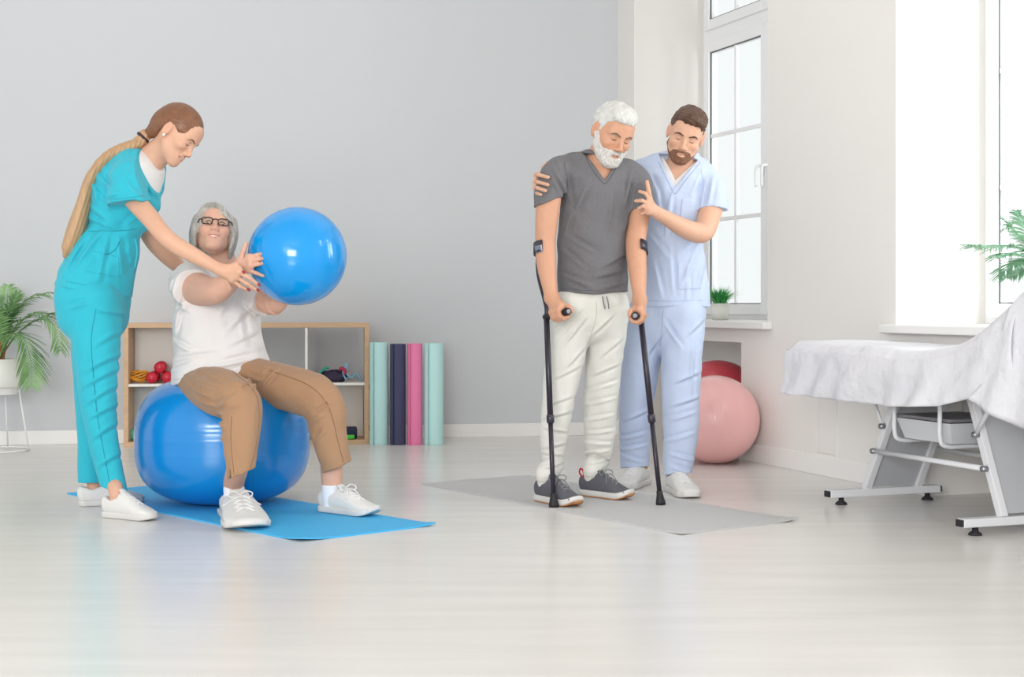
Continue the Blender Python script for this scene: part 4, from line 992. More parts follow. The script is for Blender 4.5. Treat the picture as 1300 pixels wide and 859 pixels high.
    if bow:
        y = 0.128 * k; z = topz(y) + 0.004
        for sg in (-1, 1):
            mb = MB(); mb.tube([toW(p) for p in spl([(0, y, z), (sg * 0.022, y + 0.004, z + 0.016), (sg * 0.046, y + 0.012, z + 0.010), (sg * 0.040, y + 0.018, z - 0.004), (sg * 0.012, y + 0.006, z)], 6)], 0.0026, 6); mb.build('lace_loop', lace_m, sh_, True)
        for sg in (-1, 1):
            mb = MB(); mb.tube([toW(p) for p in spl([(0, y, z), (sg * 0.020, y + 0.03, z - 0.004), (sg * 0.040 * w, y + 0.045, z - 0.035)], 5)], 0.0024, 6); mb.build('lace_end', lace_m, sh_, True)
    return sh_
W_shoe = mat('white_shoe_leather', srgb(218, 217, 214), 0.55, 0.3, bump=(120, 0.1, 0.002)); W_sole = mat('white_shoe_sole', srgb(210, 208, 205), 0.5); W_lace = mat('white_lace', srgb(226, 226, 228), 0.8)
def cloth(name, col, rough=0.8, b=(14, 0.45, 0.014), fine=None, sheen=0.15): return mat(name, col, rough, 0.2, bump=b, sheen=sheen, mottle=fine)

def on_cloth(sd, px, py, y0, y1, sink=0.0):
    """first point of a garment's surface between depths y0 and y1 at image position px, py"""
    ys = np.linspace(y0, y1, 160); P = np.array([U(px, py, y) for y in ys]).astype(np.float32); d = sd.ev(P, 0.06); i = int(np.argmax(d < 0))
    if not d[i] < 0: return None
    y = ys[i]
    if i > 0: y = ys[i - 1] + (ys[i] - ys[i - 1]) * d[i - 1] / (d[i - 1] - d[i])
    return U(px, py, y + sink)
def seam(sd, name, pts, y0, y1, m, parent, r=0.0016, n=7):
    C = [on_cloth(sd, p[0], p[1], y0, y1) for p in spl(pts, n)]; C = [c for c in C if c is not None]
    if len(C) > 2:
        mb = MB(); mb.tube(C, r, 6); return mb.build(name, m, parent, True)
# ------------------------------------------------------------------ woman in teal scrubs leaning over the seated woman
nz = root('person', (U(130, HOR, 6.03)[0], 6.03, 0), 'person in teal scrubs with a long blonde ponytail leaning forward, arms reaching out', 'person')
hd = Head(U(224.5, 170.5, 5.98), (0.755, -0.20, -0.62), (0.64, 0.05, 0.77), 0.985, female=True, smile=0.75, jaw=0.94)
NF = np.array([0.90, -0.42, 0.0]); NR = np.array([-0.42, -0.90, 0.0])   # forward, right
body = Sdf(); body.add(hd.prim())
body.add(loft([(216, 182, 6.0, 17, 18), (201, 194, 6.01, 16, 18), (186, 208, 6.02, 19, 22), (176, 222, 6.03, 36, 26)], NR), 0.03)
body.add(loft([(172, 224, 6.03, 36, 25), (158, 250, 6.03, 37, 33), (146, 290, 6.03, 29, 26), (122, 350, 6.03, 38, 28)], NR), 0.03)
# near (right) arm
body.add(loft([(157, 232, 5.90, 13), (170, 253, 5.868, 13), (190, 276, 5.80, 12), (206, 296, 5.74, 11.0), (222, 310, 5.74, 11.2), (246, 324, 5.745, 10.0), (268, 336, 5.75, 8.0), (280, 342, 5.755, 7.2, 8.0)]), 0.02)
wr = U(279, 342, 5.755)
open_hand(body, wr, [PX([(299, 337, 5.735), (304, 340, 5.725), (308.5, 346, 5.73)]), PX([(303, 345, 5.725), (317, 353, 5.735), (328, 361.5, 5.76)]), PX([(300, 351, 5.735), (314, 360, 5.745), (327, 368.5, 5.77)]), PX([(295, 355, 5.745), (305, 363, 5.75), (315, 368, 5.765)])],
          PX([(286, 347, 5.75), (288, 357, 5.765), (292, 366, 5.78)]))
# far (left) arm reaching behind the seated woman
body.add(loft([(182, 250, 6.15, 15), (184, 280, 6.18, 13), (194, 306, 6.22, 10.5), (215, 328, 6.30, 10), (238, 346, 6.42, 8.5)]), 0.02)
wl = U(238, 346, 6.42); kn = [U(248 + 1.5 * i, 350 + 4 * i, 6.45) for i in range(4)]
open_hand(body, wl, [[p, p + np.array([0.035, -0.004, -0.006]), p + np.array([0.062, -0.012, -0.012])] for p in kn], [U(244, 345, 6.43), U(256, 340, 6.42), U(266, 340, 6.41)])
# lower legs
NH1, NT1, NH2, NT2 = G(131, 655.5), G(198, 661), G(98, 642.5), G(184, 638); A1_, A2_ = ankle(NH1, NT1, 0), ankle(NH2, NT2, 0)
body.add(loft([(126, 560, 5.93, 11), (141, 606, 5.92, 10), px_of(A1_ + Z3 * 0.02, 0.029), px_of(A1_ - Z3 * 0.05, 0.023)])); body.add(loft([(112, 560, 6.18, 11), (112, 600, 6.19, 10), px_of(A2_ + Z3 * 0.02, 0.029), px_of(A2_ - Z3 * 0.05, 0.023)]))
body.add(loft([(122, 380, 6.02, 24), (124, 480, 5.95, 14), (128, 560, 5.93, 11)]), 0.02); body.add(loft([(122, 380, 6.06, 24), (117, 480, 6.13, 14), (112, 560, 6.18, 11)]), 0.02)
SK1 = skin_mat('fair_skin')
sdf_obj('body', body, 0.0036, SK1, nz, colf=skin_cols(srgb(212, 166, 140), hd, srgb(196, 104, 98)))
# nails
M_nail = mat('red_nail_polish', srgb(150, 22, 38), 0.25, 0.5)
for p, d in (((309.2, 345.4, 5.722), (0.6, 0, -0.7)), ((328.6, 361.0, 5.752), (0.8, 0.1, -0.6)), ((327.6, 368.0, 5.762), (0.8, 0.1, -0.6)), ((315.5, 367.5, 5.757), (0.8, 0.1, -0.5))):
    d = nrm(d); n = nrm(np.array([0, -1, 0.35])); n = nrm(n - d * np.dot(n, d)); mb = MB(); mb.ellipsoid(U(*p), [d * 0.0085, np.cross(d, n) * 0.0055, n * 0.0045]); mb.build('fingernail', M_nail, nz, True)
# inner white top
ti = Sdf(); ti.add(loft([(178, 219, 6.03, 37, 29), (161, 248, 6.03, 41, 37), (153, 270, 6.03, 30, 26)], NR))
part(ti, (198, 197, 6.01, 18, 20), (186, 208, 6.02, 22, 24), (176, 222, 6.03, 38, 29), xd=NR, top=(U(187, 208, 6.0), nrm(NF * 0.75 + Z3 * 0.9)), k=0.02)
sdf_obj('undershirt', ti, 0.005, cloth('white_jersey', srgb(222, 218, 216)), nz)
# tunic
tn = Sdf(); YT = 6.03
tn.add(loft([(174, 221, YT, 42, 33), (160, 244, YT, 48, 44), (152, 268, YT, 43, 41), (144, 292, YT, 36, 35), (137, 312, YT, 44, 40), (128, 338, YT, 50, 41), (119, 370, YT, 55, 41), (115, 388, YT, 56, 41)], NR, 5, 2.0))
part(tn, (199, 196, 6.01, 20, 22), (186, 208, 6.02, 24, 26.5), (175, 221, 6.03, 42, 32), xd=NR, top=(U(175, 196, 6.02), nrm(NF * 0.65 + Z3 * 0.9)), k=0.03)
part(tn, (166, 214, 5.96, 20, 20), (163, 232, 5.885, 24, 25), (163, 256, 5.855, 27, 27), (167, 275, 5.84, 27, 27), end=(U(160, 257.5, 5.84), (0.12, -0.05, -1)), k=0.03)
part(tn, (184, 226, 6.11, 15, 18), (186, 246, 6.15, 17, 17), (186, 270, 6.17, 17, 18), end=(U(186, 260, 6.17), (0, 0, -1)), k=0.03)
tn.disp(wav(11, 0.085, 0.0030, (0.9, 0.9, 0.8)))
tn.disp(lambda P: (0.0045 * np.sin(P @ NF * 95 + 3 * np.sin(P[:, 2] * 25)) * np.exp(-((P[:, 2] - U(144, 292, YT)[2] + 0.0) / 0.028) ** 2)).astype(np.float32))
tn.disp(creases([(U(*a, YT), U(*b, YT)) for a, b in (((158, 292), (116, 276)), ((168, 288), (192, 268)), ((118, 228), (150, 262)), ((128, 220), (158, 246)), ((176, 232), (200, 262)), ((140, 296), (106, 345)), ((160, 298), (163, 356)), ((124, 296), (92, 352)), ((148, 298), (138, 360)), ((150, 284), (122, 262)), ((132, 246), (136, 262)), ((175, 250), (150, 256)))], 0.0097, 0.0093, YT))
hemA, hemB = U(78, 362, YT), U(158, 376.5, YT); hn = np.cross(nrm(hemB - hemA), (0, 1, 0)); hn = hn * (-1 if hn[2] > 0 else 1)
tn.isect(plane(hemA, hn), 0.004)
# V neck opening at the front, near side
vq = prism([U(175, 187, 5.95), U(216, 203, 5.92), U(209, 232, 5.92), U(196, 260, 5.92), U(191, 247, 5.92), U(182, 214, 5.95)], (-0.15, -1, 0.15))
tn.cut((lambda P: np.maximum(vq[0](P), P[:, 1] - 6.05), vq[1], vq[2]), 0.004)
TEAL = cloth('teal_scrub_cotton', srgb(48, 178, 198), 0.75, (16, 0.5, 0.014))
tunic = sdf_obj('tunic', tn, 0.0052, TEAL, nz)
# trousers
tr = Sdf()
tr.add(loft([(119, 352, YT, 50, 38), (118, 378, YT, 55, 40), (119, 400, YT, 52, 38)], NR))
part(tr, (120, 385, 5.96, 34, 38), (122, 420, 5.95, 32, 33), (123, 460, 5.94, 27, 29), (124, 500, 5.935, 23.5), (129, 545, 5.925, 19.5), (137, 585, 5.92, 17), (143, 612, 5.915, 16), (148, 640, 5.91, 15.5), end=(U(146, 620.5, 5.91), (-0.30, 0, -1)), k=0.03)
part(tr, (122, 385, 6.09, 33, 36), (121, 420, 6.10, 31), (118, 460, 6.12, 26), (116, 510, 6.15, 20), (114, 560, 6.18, 15.5), (113.5, 630, 6.19, 13.5), end=(U(113, 611, 6.19), (0, 0, -1)), k=0.02)
tr.disp(wav(5, 0.10, 0.0018, (1, 1, 0.4)))
tr.disp(creases([(U(*a, 5.9), U(*b, 5.9)) for a, b in (((152, 448), (112, 470)), ((150, 466), (106, 492)), ((147, 488), (112, 512)), ((148, 512), (116, 530)), ((147, 536), (120, 556)), ((150, 420), (128, 436)), ((90, 392), (118, 384)), ((155, 398), (128, 392)), ((150, 575), (128, 590)))], 0.0083, 0.0093, 6.0))
tr.add(loft([(121, 390, 5.855, 1.2), (113, 430, 5.85, 1.2), (118, 500, 5.865, 1.2), (129, 560, 5.872, 1.2), (137, 620, 5.875, 1.2)]), 0.006)
sdf_obj('trousers', tr, 0.005, TEAL, nz)
# belt ties and pocket on the tunic
mb = MB(); mb.tube(spl([U(172, 303, 5.96), U(174, 320, 5.955), U(171, 340, 5.95)], 5), 0.004, 6); mb.build('tie_cord', TEAL, nz, True)
pk = Sdf(); pk.add((tn.ev, *tn.bounds())); pk.ops[0] = ('u', lambda P: tn.ev(P) - 0.0035, *tn.bounds(), 0); pk.isect(prism([U(118, 318, 5.9), U(150, 326, 5.9), U(148, 352, 5.9), U(110, 344, 5.9)], (0, -1, 0), U(130, 330, 6.0))[0], 0.003)
sdf_obj('pocket', pk, 0.0045, TEAL, nz, lo=U(104, 356, 5.9) - np.array([0.02, 0.15, 0]), hi=U(158, 312, 5.9) + np.array([0.02, 0.1, 0]))
# hair: swept back with a long ponytail
ha = Sdf(); ha.add(ell((0, -0.016, 0.036), (0.0815, 0.105, 0.092))); ha.add(ell((0, -0.075, -0.005), (0.052, 0.045, 0.045)), 0.04)
ha.disp(strands((0, 1, 0.35), 420, 0.0009, 2))
ha.isect(hairline([-0.13, -0.06, -0.02, 0.0, 0.03, 0.06, 0.075, 0.1], [-0.07, -0.055, 0.016, 0.026, 0.010, 0.026, 0.058, 0.075]), 0.006)
ha.add(cap((0, -0.075, 0.0), hd.toL(U(181.5, 174.5, 6.0)), 0.040, 0.017), 0.03)
M_hair = mat('brown_hair', srgb(124, 82, 56), 0.42, 0.5, mottle=(40, 0.22), stretch=(1, 0.3, 1), bump=(160, 0.4, 0.002))
hair = hd.mesh('hair', ha, 0.003, M_hair, nz)
M_blond = mat('blonde_hair', srgb(180, 144, 106), 0.42, 0.5, mottle=(40, 0.14), stretch=(3, 3, 0.25), bump=(200, 0.4, 0.002))
pt = Sdf(); pt.add(loft([(184, 172, 6.0, 8), (174, 182, 5.99, 8, 7), (152, 193, 5.97, 8, 10), (131, 208, 5.955, 8, 13), (115, 232, 5.945, 8, 14), (106, 262, 5.94, 9, 15), (97, 290, 5.935, 11, 16), (88, 315, 5.93, 9, 13), (84, 324, 5.93, 4, 6)], (1, 0, 0.4), 6))
pt.disp(lambda P: (0.0008 * np.sin(P @ np.array([300, 200, -105])) + 0.0006 * np.sin(P @ np.array([-240, 330, 84]))).astype(np.float32))
sdf_obj('ponytail', pt, 0.0035, M_blond, hair)
mb = MB(); c = U(181.5, 174.5, 6.0); d = nrm(U(174, 182, 5.99) - U(188, 168, 6.0)); a1 = nrm(np.cross(d, (0, 1, 0))); a2 = np.cross(d, a1)
mb.tube([c + (a1 * math.cos(t) + a2 * math.sin(t)) * 0.024 for t in np.linspace(0, 2 * math.pi, 25)], 0.007, 8); mb.build('hair_tie', mat('dark_hair_tie', srgb(58, 36, 44), 0.7), hair, True)
hd.features(nz, mat('brown_brow', srgb(110, 76, 56), 0.7), mat('dark_lash', srgb(50, 34, 32), 0.6), 0.0030)
mb = MB(); mb.ellipsoid(hd.toW((0.0815, -0.004, -0.034)), np.eye(3) * 0.0058); mb.build('pearl_earring', mat('pearl', srgb(240, 236, 228), 0.2, coat=0.5), nz, True)
mb = MB(); T = [hd.surf(x, -0.0665 + 0.004 * abs(x) / 0.02, -0.003) for x in (-0.02, -0.01, 0, 0.01, 0.02)]; mb.tube([hd.toW(p) for p in T], [0.002, 0.004, 0.004, 0.004, 0.002], 8); mb.build('teeth', mat('teeth_white', srgb(245, 242, 236), 0.3), nz, True)
shoe(nz, NH1, NT1, 0.0, W_shoe, W_sole, W_lace, 0.095, bow=False)
shoe(nz, NH2, NT2, 0.0, W_shoe, W_sole, W_lace, 0.095, bow=False)

SEAM1 = mat('teal_seam', srgb(30, 140, 160), 0.8)
seam(tr, 'side_seam', [(122, 392), (116, 430), (119, 480), (124, 530), (133, 580), (140, 617)], 5.6, 6.1, SEAM1, nz)
seam(tn, 'pocket_edge', [(152, 306), (147, 316), (138, 322), (128, 322)], 5.7, 6.1, SEAM1, nz, 0.0022)
seam(tn, 'waist_seam', [(112, 294), (128, 293), (145, 293), (162, 292), (174, 290)], 5.7, 6.1, SEAM1, nz)
seam(tn, 'hem_stitch', [(84, 357), (105, 361), (130, 365), (152, 369)], 5.7, 6.1, SEAM1, nz, 0.0012)
seam(tn, 'sleeve_stitch', [(141, 253), (155, 252), (170, 250), (182, 248)], 5.6, 6.0, SEAM1, nz, 0.0012)
# ------------------------------------------------------------------ seated woman on the large ball
la_ = root('person', (SB[0], SB[1], SB[2] + SBR * SBQ), 'grey-haired person with glasses, white t-shirt and tan trousers sitting on a large blue ball', 'person')
hl = Head(U(271.5, 297, 6.17), (0.24, -0.83, 0.50), (-0.02, 0.50, 0.86), 0.99, female=True, smile=1.0, jaw=0.98, open_eyes=True)
LF = nrm((0.50, -0.86, 0)); LR = np.array([LF[1], -LF[0], 0.0])     # forward; person's right
bd = Sdf(); bd.add(hl.prim())
bd.add(loft([(276, 308, 6.20, 17, 18), (280, 324, 6.21, 17, 18), (283, 340, 6.22, 21, 21), (281, 352, 6.23, 42, 26)], LR), 0.035)
bd.add(loft([(279, 354, 6.24, 46, 26), (276, 385, 6.25, 48, 36), (277, 430, 6.24, 49, 42), (282, 474, 6.22, 54, 44)], LR), 0.03)
# right arm
bd.add(loft([(238, 358, 6.20, 22), (250, 366, 6.10, 21), (264, 369, 6.00, 18.5), (277, 368, 5.915, 16), (290, 358, 5.865, 13.5), (300, 345, 5.835, 9.5), (304, 338, 5.825, 8.2, 8.8)]), 0.02)
wr = U(304, 338, 5.825)
open_hand(bd, wr, [PX([(317, 326, 5.795), (327, 323.5, 5.785), (335, 321.5, 5.80)]), PX([(318.5, 331, 5.79), (329, 328.5, 5.78), (338.5, 327.5, 5.80)]), PX([(318.5, 337, 5.79), (328, 335, 5.785), (337, 333.5, 5.80)]), PX([(316, 343, 5.80), (325, 346.5, 5.79), (334, 350, 5.80)])],
          PX([(306, 328, 5.82), (309.5, 318, 5.815), (312.5, 309, 5.82)]), 0.026, 0.0092)
# left arm behind the ball
bd.add(loft([(325, 368, 6.27, 20), (338, 380, 6.20, 17), (350, 384, 6.14, 14), (366, 362, 6.15, 11), (378, 346, 6.16, 8)]), 0.02)
wl = U(378, 346, 6.162); kn = [U(384 + 5 * i, 336 + 5.5 * i, 6.178) for i in range(4)]
open_hand(bd, wl, [[p, p + np.array([0.022, -0.010, 0.026]), p + np.array([0.038, -0.026, 0.045])] for p in kn], [U(374, 336, 6.165), U(374, 326, 6.172), U(376, 317, 6.172)])
# legs
zm = MAT_T + 0.0005; LH1, LT1, LH2, LT2 = G(293, 651, zm) + np.array([0, 0.02, 0]), G(319, 675, zm), G(406, 648, zm), G(481, 656, zm); B1_, B2_ = ankle(LH1, LT1, zm), ankle(LH2, LT2, zm)
bd.add(loft([(262, 490, 6.10, 20), (284, 500, 5.88, 20), (301, 508, 5.77, 18), (306, 530, 5.70, 16), (306, 575, 5.65, 14), px_of(B1_ + Z3 * 0.04, 0.042), px_of(B1_ - Z3 * 0.05, 0.034)]), 0.02)
bd.add(loft([(314, 483, 6.16, 20), (372, 494, 6.07, 19), (402, 506, 6.015, 18), (413, 525, 5.985, 17), (419, 560, 5.965, 15), px_of(B2_ + Z3 * 0.04, 0.043), px_of(B2_ - Z3 * 0.05, 0.034)]), 0.02)
sdf_obj('body', bd, 0.0036, SK1, la_, colf=skin_cols(srgb(214, 168, 146), hl, srgb(198, 106, 100)))
# t-shirt
sh_t = Sdf(); yT = 6.24
sh_t.add(loft([(279, 357, yT, 44, 30), (275, 385, yT, 54, 42), (276, 412, yT, 56, 46), (278, 440, yT - 0.01, 57, 47), (281, 468, yT - 0.02, 63, 50), (282, 492, yT - 0.02, 66, 51), (282, 505, yT - 0.02, 66, 51)], LR, 5, 2.0))
part(sh_t, (280, 326, 6.21, 20, 21), (283, 341, 6.22, 24, 24), (280, 354, 6.235, 46, 30), xd=LR, top=(U(283, 336, 6.22), nrm(LF * 0.6 + Z3)), k=0.03)
part(sh_t, (256, 350, 6.23, 20), (242, 357, 6.19, 25), (244, 366, 6.10, 26), (250, 370, 6.00, 26), xd=(0, 0, 1), end=(U(245, 367, 6.085), nrm(U(264, 369, 6.00) - U(240, 358, 6.2))), k=0.03)
part(sh_t, (316, 362, 6.26, 22), (330, 373, 6.235, 22), (338, 381, 6.20, 20), (348, 385, 6.15, 20), xd=(0, 0, 1), end=(U(338, 381, 6.20), nrm(U(350, 384, 6.14) - U(330, 373, 6.235))), k=0.03)
sh_t.disp(wav(23, 0.10, 0.0028))
sh_t.disp(creases([(U(*a, yT), U(*b, yT)) for a, b in (((226, 402), (252, 386)), ((300, 372), (286, 402)), ((318, 392), (296, 420)), ((280, 376), (292, 392)), ((222, 430), (262, 448)), ((224, 455), (285, 446)), ((334, 440), (290, 452)), ((338, 452), (270, 466)), ((332, 418), (300, 436)), ((222, 470), (258, 458)), ((310, 400), (318, 440)), ((330, 398), (312, 380)), ((232, 352), (222, 372)), ((236, 395), (228, 425)))], 0.0090, 0.0102, yT))
hA, hB = U(217, 489, yT), U(343, 466, yT); hn = np.cross(nrm(hB - hA), (0, 1, 0.0)); hn = hn * (-1 if hn[2] > 0 else 1)
sh_t.isect(lambda P: (np.maximum((P - hA) @ hn, -1) - 0.006 * np.sin(P[:, 0] * 38)).astype(np.float32), 0.004)
sdf_obj('t_shirt', sh_t, 0.005, cloth('white_jersey', srgb(222, 218, 216)), la_)
# trousers
tp_ = Sdf()
tp_.add(loft([(281, 458, 6.22, 56, 44), (281, 478, 6.22, 62, 48), (280, 494, 6.21, 56, 46)], LR))
part(tp_, (254, 488, 6.17, 33, 27), (268, 494, 6.02, 33, 29), (284, 499, 5.87, 31), (300, 505, 5.775, 28), (306, 520, 5.72, 26), (306, 545, 5.68, 24.5), (306, 575, 5.65, 21), (306, 603, 5.63, 17.5), (306, 625, 5.615, 17.5), n=6, end=(U(306, 601.5, 5.63), (0.42, 0.0, -1.0)), inner=[(306, 592, 5.635, 14.5), (306, 625, 5.615, 15.5)], k=0.025)
part(tp_, (310, 480, 6.18, 31, 26), (340, 487, 6.13, 30), (372, 494, 6.07, 29), (400, 504, 6.02, 29), (413, 522, 5.99, 27), (417, 550, 5.97, 23.5), (423, 575, 5.955, 20.5), (428, 594, 5.95, 19.5), (433, 618, 5.945, 19.5), n=6, end=(U(428, 592, 5.95), (0.40, 0.0, -1.0)), inner=[(426, 582, 5.952, 16.5), (432, 618, 5.945, 17.5)], k=0.02)
tp_.disp(wav(31, 0.09, 0.002))
tp_.disp(creases([(U(*a, 5.9), U(*b, 5.9)) for a, b in (((284, 522), (322, 512)), ((282, 528), (300, 534)), ((288, 512), (312, 498)), ((392, 538), (414, 524)), ((396, 530), (424, 512)), ((330, 470), (316, 490)), ((345, 470), (326, 492)), ((300, 478), (326, 486)), ((240, 478), (290, 486)), ((236, 490), (276, 500)), ((250, 505), (280, 512)), ((286, 560), (300, 545)), ((400, 560), (412, 545)))], 0.0090, 0.0085, 6.15))
for st in ([(296, 470, 5.99, 1.0), (318, 488, 5.83, 1.0), (325, 505, 5.70, 1.0), (322, 545, 5.61, 1.0), (316, 598, 5.575, 1.0)], [(292, 520, 5.64, 1.0), (293, 560, 5.61, 1.0), (295, 604, 5.58, 1.0)], [(338, 466, 6.05, 1.0), (372, 478, 5.985, 1.0), (402, 494, 5.93, 1.0), (420, 520, 5.905, 1.0), (428, 555, 5.90, 1.0), (437, 588, 5.90, 1.0)]):
    P_ = spl([U(*q[:3]) for q in st], 6)
    def gv(P, P_=P_):
        d = np.full(len(P), 9.0, np.float32)
        for a, b in zip(P_[:-1], P_[1:]): d = np.minimum(d, cap(a, b, 0)[0](P))
        return (-0.0035 * np.exp(-(d / 0.006) ** 2) * 1.0).astype(np.float32) if False else (-0.004 * np.exp(-(np.minimum(d, 0.5) / 0.009) ** 2)).astype(np.float32)
    tp_.disp(gv)
TAN = cloth('tan_trouser_cotton', srgb(166, 130, 100), 0.8, (14, 0.45, 0.014))
sdf_obj('trousers', tp_, 0.0048, TAN, la_)
# grey bob with a side-swept fringe
hb = Sdf(); hb.add(ell((0, -0.018, 0.036), (0.086, 0.106, 0.096))); hb.add(loft([(0.070, -0.005, 0.055, 0.024, 0.06), (0.083, -0.008, 0.0, 0.020, 0.062), (0.080, -0.004, -0.055, 0.016, 0.056), (0.074, 0.0, -0.088, 0.010, 0.045)], (1, 0, 0), 4, px=False), 0.03); hb.add(loft([(-0.070, -0.005, 0.055, 0.024, 0.06), (-0.083, -0.008, 0.0, 0.020, 0.062), (-0.080, -0.004, -0.055, 0.016, 0.056), (-0.074, 0.0, -0.088, 0.010, 0.045)], (1, 0, 0), 4, px=False), 0.03); hb.add(ell((0, -0.072, -0.030), (0.070, 0.050, 0.062)), 0.04)
hb.add(loft([(0.030, 0.035, 0.118, 0.016, 0.008), (0.0, 0.074, 0.086, 0.024, 0.007), (-0.030, 0.083, 0.058, 0.020, 0.006), (-0.062, 0.068, 0.028, 0.014, 0.005), (-0.075, 0.05, -0.01, 0.010, 0.004)], (0.5, 0, 0.8), 5, px=False), 0.012); hb.add(loft([(0.034, 0.040, 0.116, 0.016, 0.008), (0.052, 0.066, 0.078, 0.016, 0.007), (0.070, 0.058, 0.030, 0.014, 0.005), (0.078, 0.045, -0.02, 0.012, 0.004)], (0.6, 0, 0.3), 5, px=False), 0.012)
hb.cut(ell((0, 0.090, -0.045), (0.066, 0.075, 0.095)), 0.008)
hb.disp(lambda P: (0.0003 * np.sin(P @ np.array([90., 330., 60.]) + 2.0 * np.sin(P[:, 2] * 22)) + 0.0006 * np.sin(P @ np.array([300., -420., 120.]))).astype(np.float32))
M_grey = mat('silver_hair', srgb(168, 164, 158), 0.5, 0.4, mottle=(60, 0.34), stretch=(1.5, 1.5, 0.22), bump=(90, 0.5, 0.003))
hl.mesh('hair', hb, 0.0032, M_grey, la_)
hl.features(la_, mat('grey_brow', srgb(140, 118, 100), 0.7), MATS['dark_lash'], 0.0028, eyes_open=True)
mb = MB(); T = [hl.surf(x, -0.0665 + 0.005 * abs(x) / 0.02, -0.003) for x in (-0.022, -0.011, 0, 0.011, 0.022)]; mb.tube([hl.toW(p) for p in T], [0.002, 0.0042, 0.0046, 0.0042, 0.002], 8); mb.build('teeth', MATS['teeth_white'], la_, True)
# glasses
M_gl = mat('dark_tortoise_plastic', srgb(44, 24, 32), 0.25, 0.5)
gs = bpy.data.objects.new('glasses', None); COL.objects.link(gs); gs.parent = la_; ORG[gs.name] = ORG[la_.name]; gs['label'] = 'dark rectangular glasses'
gy = 0.100
for x in (-1, 1):
    pts = [hl.toW((x * 0.034 + dx, gy - 0.006 * abs(dx * x + 0.034 - 0.034 + (x * 0.034 + dx) * x - 0.034) / 0.03 - 0.10 * max(0, (x * 0.034 + dx) * x - 0.045), 0.001 + dz)) for dx, dz in ((-0.021, 0.006), (-0.020, 0.014), (-0.012, 0.0165), (0.012, 0.0165), (0.022, 0.014), (0.023, 0.004), (0.019, -0.011), (0.010, -0.0155), (-0.010, -0.0155), (-0.018, -0.010), (-0.021, 0.006))]
    mb = MB(); mb.tube(spl(pts, 3), 0.0023, 8); mb.build('lens_rim', M_gl, gs, True)
    mb = MB(); mb.tube([hl.toW(p) for p in ((x * 0.056, gy - 0.006, 0.010), (x * 0.068, 0.085, 0.010), (x * 0.078, 0.03, 0.008), (x * 0.081, -0.01, 0.006))], 0.0025, 8); mb.build('temple_arm', M_gl, gs, True)
    mb = MB(); c = hl.toW((x * 0.034, gy - 0.003, 0.001)); mb.ellipsoid(c, [hl.R[0] * 0.0205, hl.R[1] * 0.0008, hl.R[2] * 0.0145]); mb.build('lens', M_glass, gs, True)
mb = MB(); mb.tube([hl.toW(p) for p in ((-0.0135, gy, 0.007), (0, gy + 0.003, 0.010), (0.0135, gy, 0.007))], 0.0025, 8); mb.build('bridge', M_gl, gs, True)
mb = MB(); mb.tube(spl([hl.toW((-0.081, -0.006, -0.036)), hl.toW((-0.082, -0.002, -0.042)), hl.toW((-0.081, 0.002, -0.036))], 4), 0.002, 6); mb.build('earring', M_gl, la_, True)
# bracelet on the right wrist
c = U(281, 366, 5.895); d = nrm(U(290, 358, 5.865) - U(272, 369, 5.94)); a1 = nrm(np.cross(d, (0, 0, 1))); a2 = np.cross(d, a1)
# socks and shoes
for q in (B1_, B2_):
    s = Sdf(); s.add(loft([px_of(q + Z3 * 0.022, 0.0425), px_of(q - Z3 * 0.03, 0.040), px_of(q - Z3 * 0.06, 0.036)], (1, 0, 0), 3)); s.isect(plane(q + Z3 * 0.024, (0, 0, 1)), 0.004); sdf_obj('sock', s, 0.004, cloth('white_sock', srgb(232, 234, 240)), la_)
shoe(la_, LH1, LT1, zm, W_shoe, W_sole, W_lace, 0.100, 1.0, toe_spring=0.004)
shoe(la_, LH2, LT2, zm, W_shoe, W_sole, W_lace, 0.098, 1.0, toe_spring=0.004)

SEAM2 = mat('tan_seam', srgb(126, 92, 66), 0.8); SEAM3 = mat('white_seam', srgb(196, 193, 188), 0.8)
seam(tp_, 'side_seam', [(296, 472), (314, 487), (326, 504), (329, 530), (325, 565), (318, 594)], 5.3, 6.3, SEAM2, la_, 0.0014)
seam(tp_, 'front_seam', [(294, 528), (293, 560), (297, 601)], 5.3, 6.3, SEAM2, la_, 0.0012)
seam(tp_, 'side_seam', [(342, 470), (366, 478), (392, 489), (412, 507), (422, 530), (429, 560), (436, 586)], 5.5, 6.3, SEAM2, la_, 0.0014)
seam(sh_t, 'hem_stitch', [(222, 482), (250, 476), (290, 468), (330, 460)], 5.7, 6.3, SEAM3, la_, 0.0012)
seam(sh_t, 'arm_seam', [(245, 346), (238, 360), (230, 378), (226, 395)], 5.7, 6.4, SEAM3, la_, 0.0012)
# ------------------------------------------------------------------ older man walking with crutches
om = root('person', (U(745, HOR, 6.42)[0], 6.42, 0.006), 'person with white hair and beard in grey t-shirt and white joggers leaning on crutches', 'person')
ho = Head(U(777, 169, 6.33), (0.38, -0.83, -0.45), (0.36, -0.33, 0.88), 1.06, jaw=1.06)
OF = nrm((0.36, -0.93, 0)); OR = np.array([OF[1], -OF[0], 0.0])
bo = Sdf(); bo.add(ho.prim())
bo.add(loft([(770, 180, 6.38, 17, 18), (765, 196, 6.40, 18, 18), (761, 211, 6.41, 24, 22), (759, 222, 6.42, 42, 26)], OR), 0.03)
bo.add(loft([(758, 228, 6.42, 42, 25), (756, 260, 6.42, 37, 29), (753, 310, 6.42, 36, 29), (753, 372, 6.42, 36, 28)], OR), 0.03)
bo.add(loft([(702, 230, 6.31, 12), (697, 252, 6.28, 15.5), (694, 280, 6.27, 14.5), (692.5, 306, 6.27, 13), (693, 324, 6.25, 13.2), (695, 346, 6.22, 11.5), (698, 366, 6.20, 9.2), (700, 378, 6.19, 8.6, 9.4)]), 0.02)
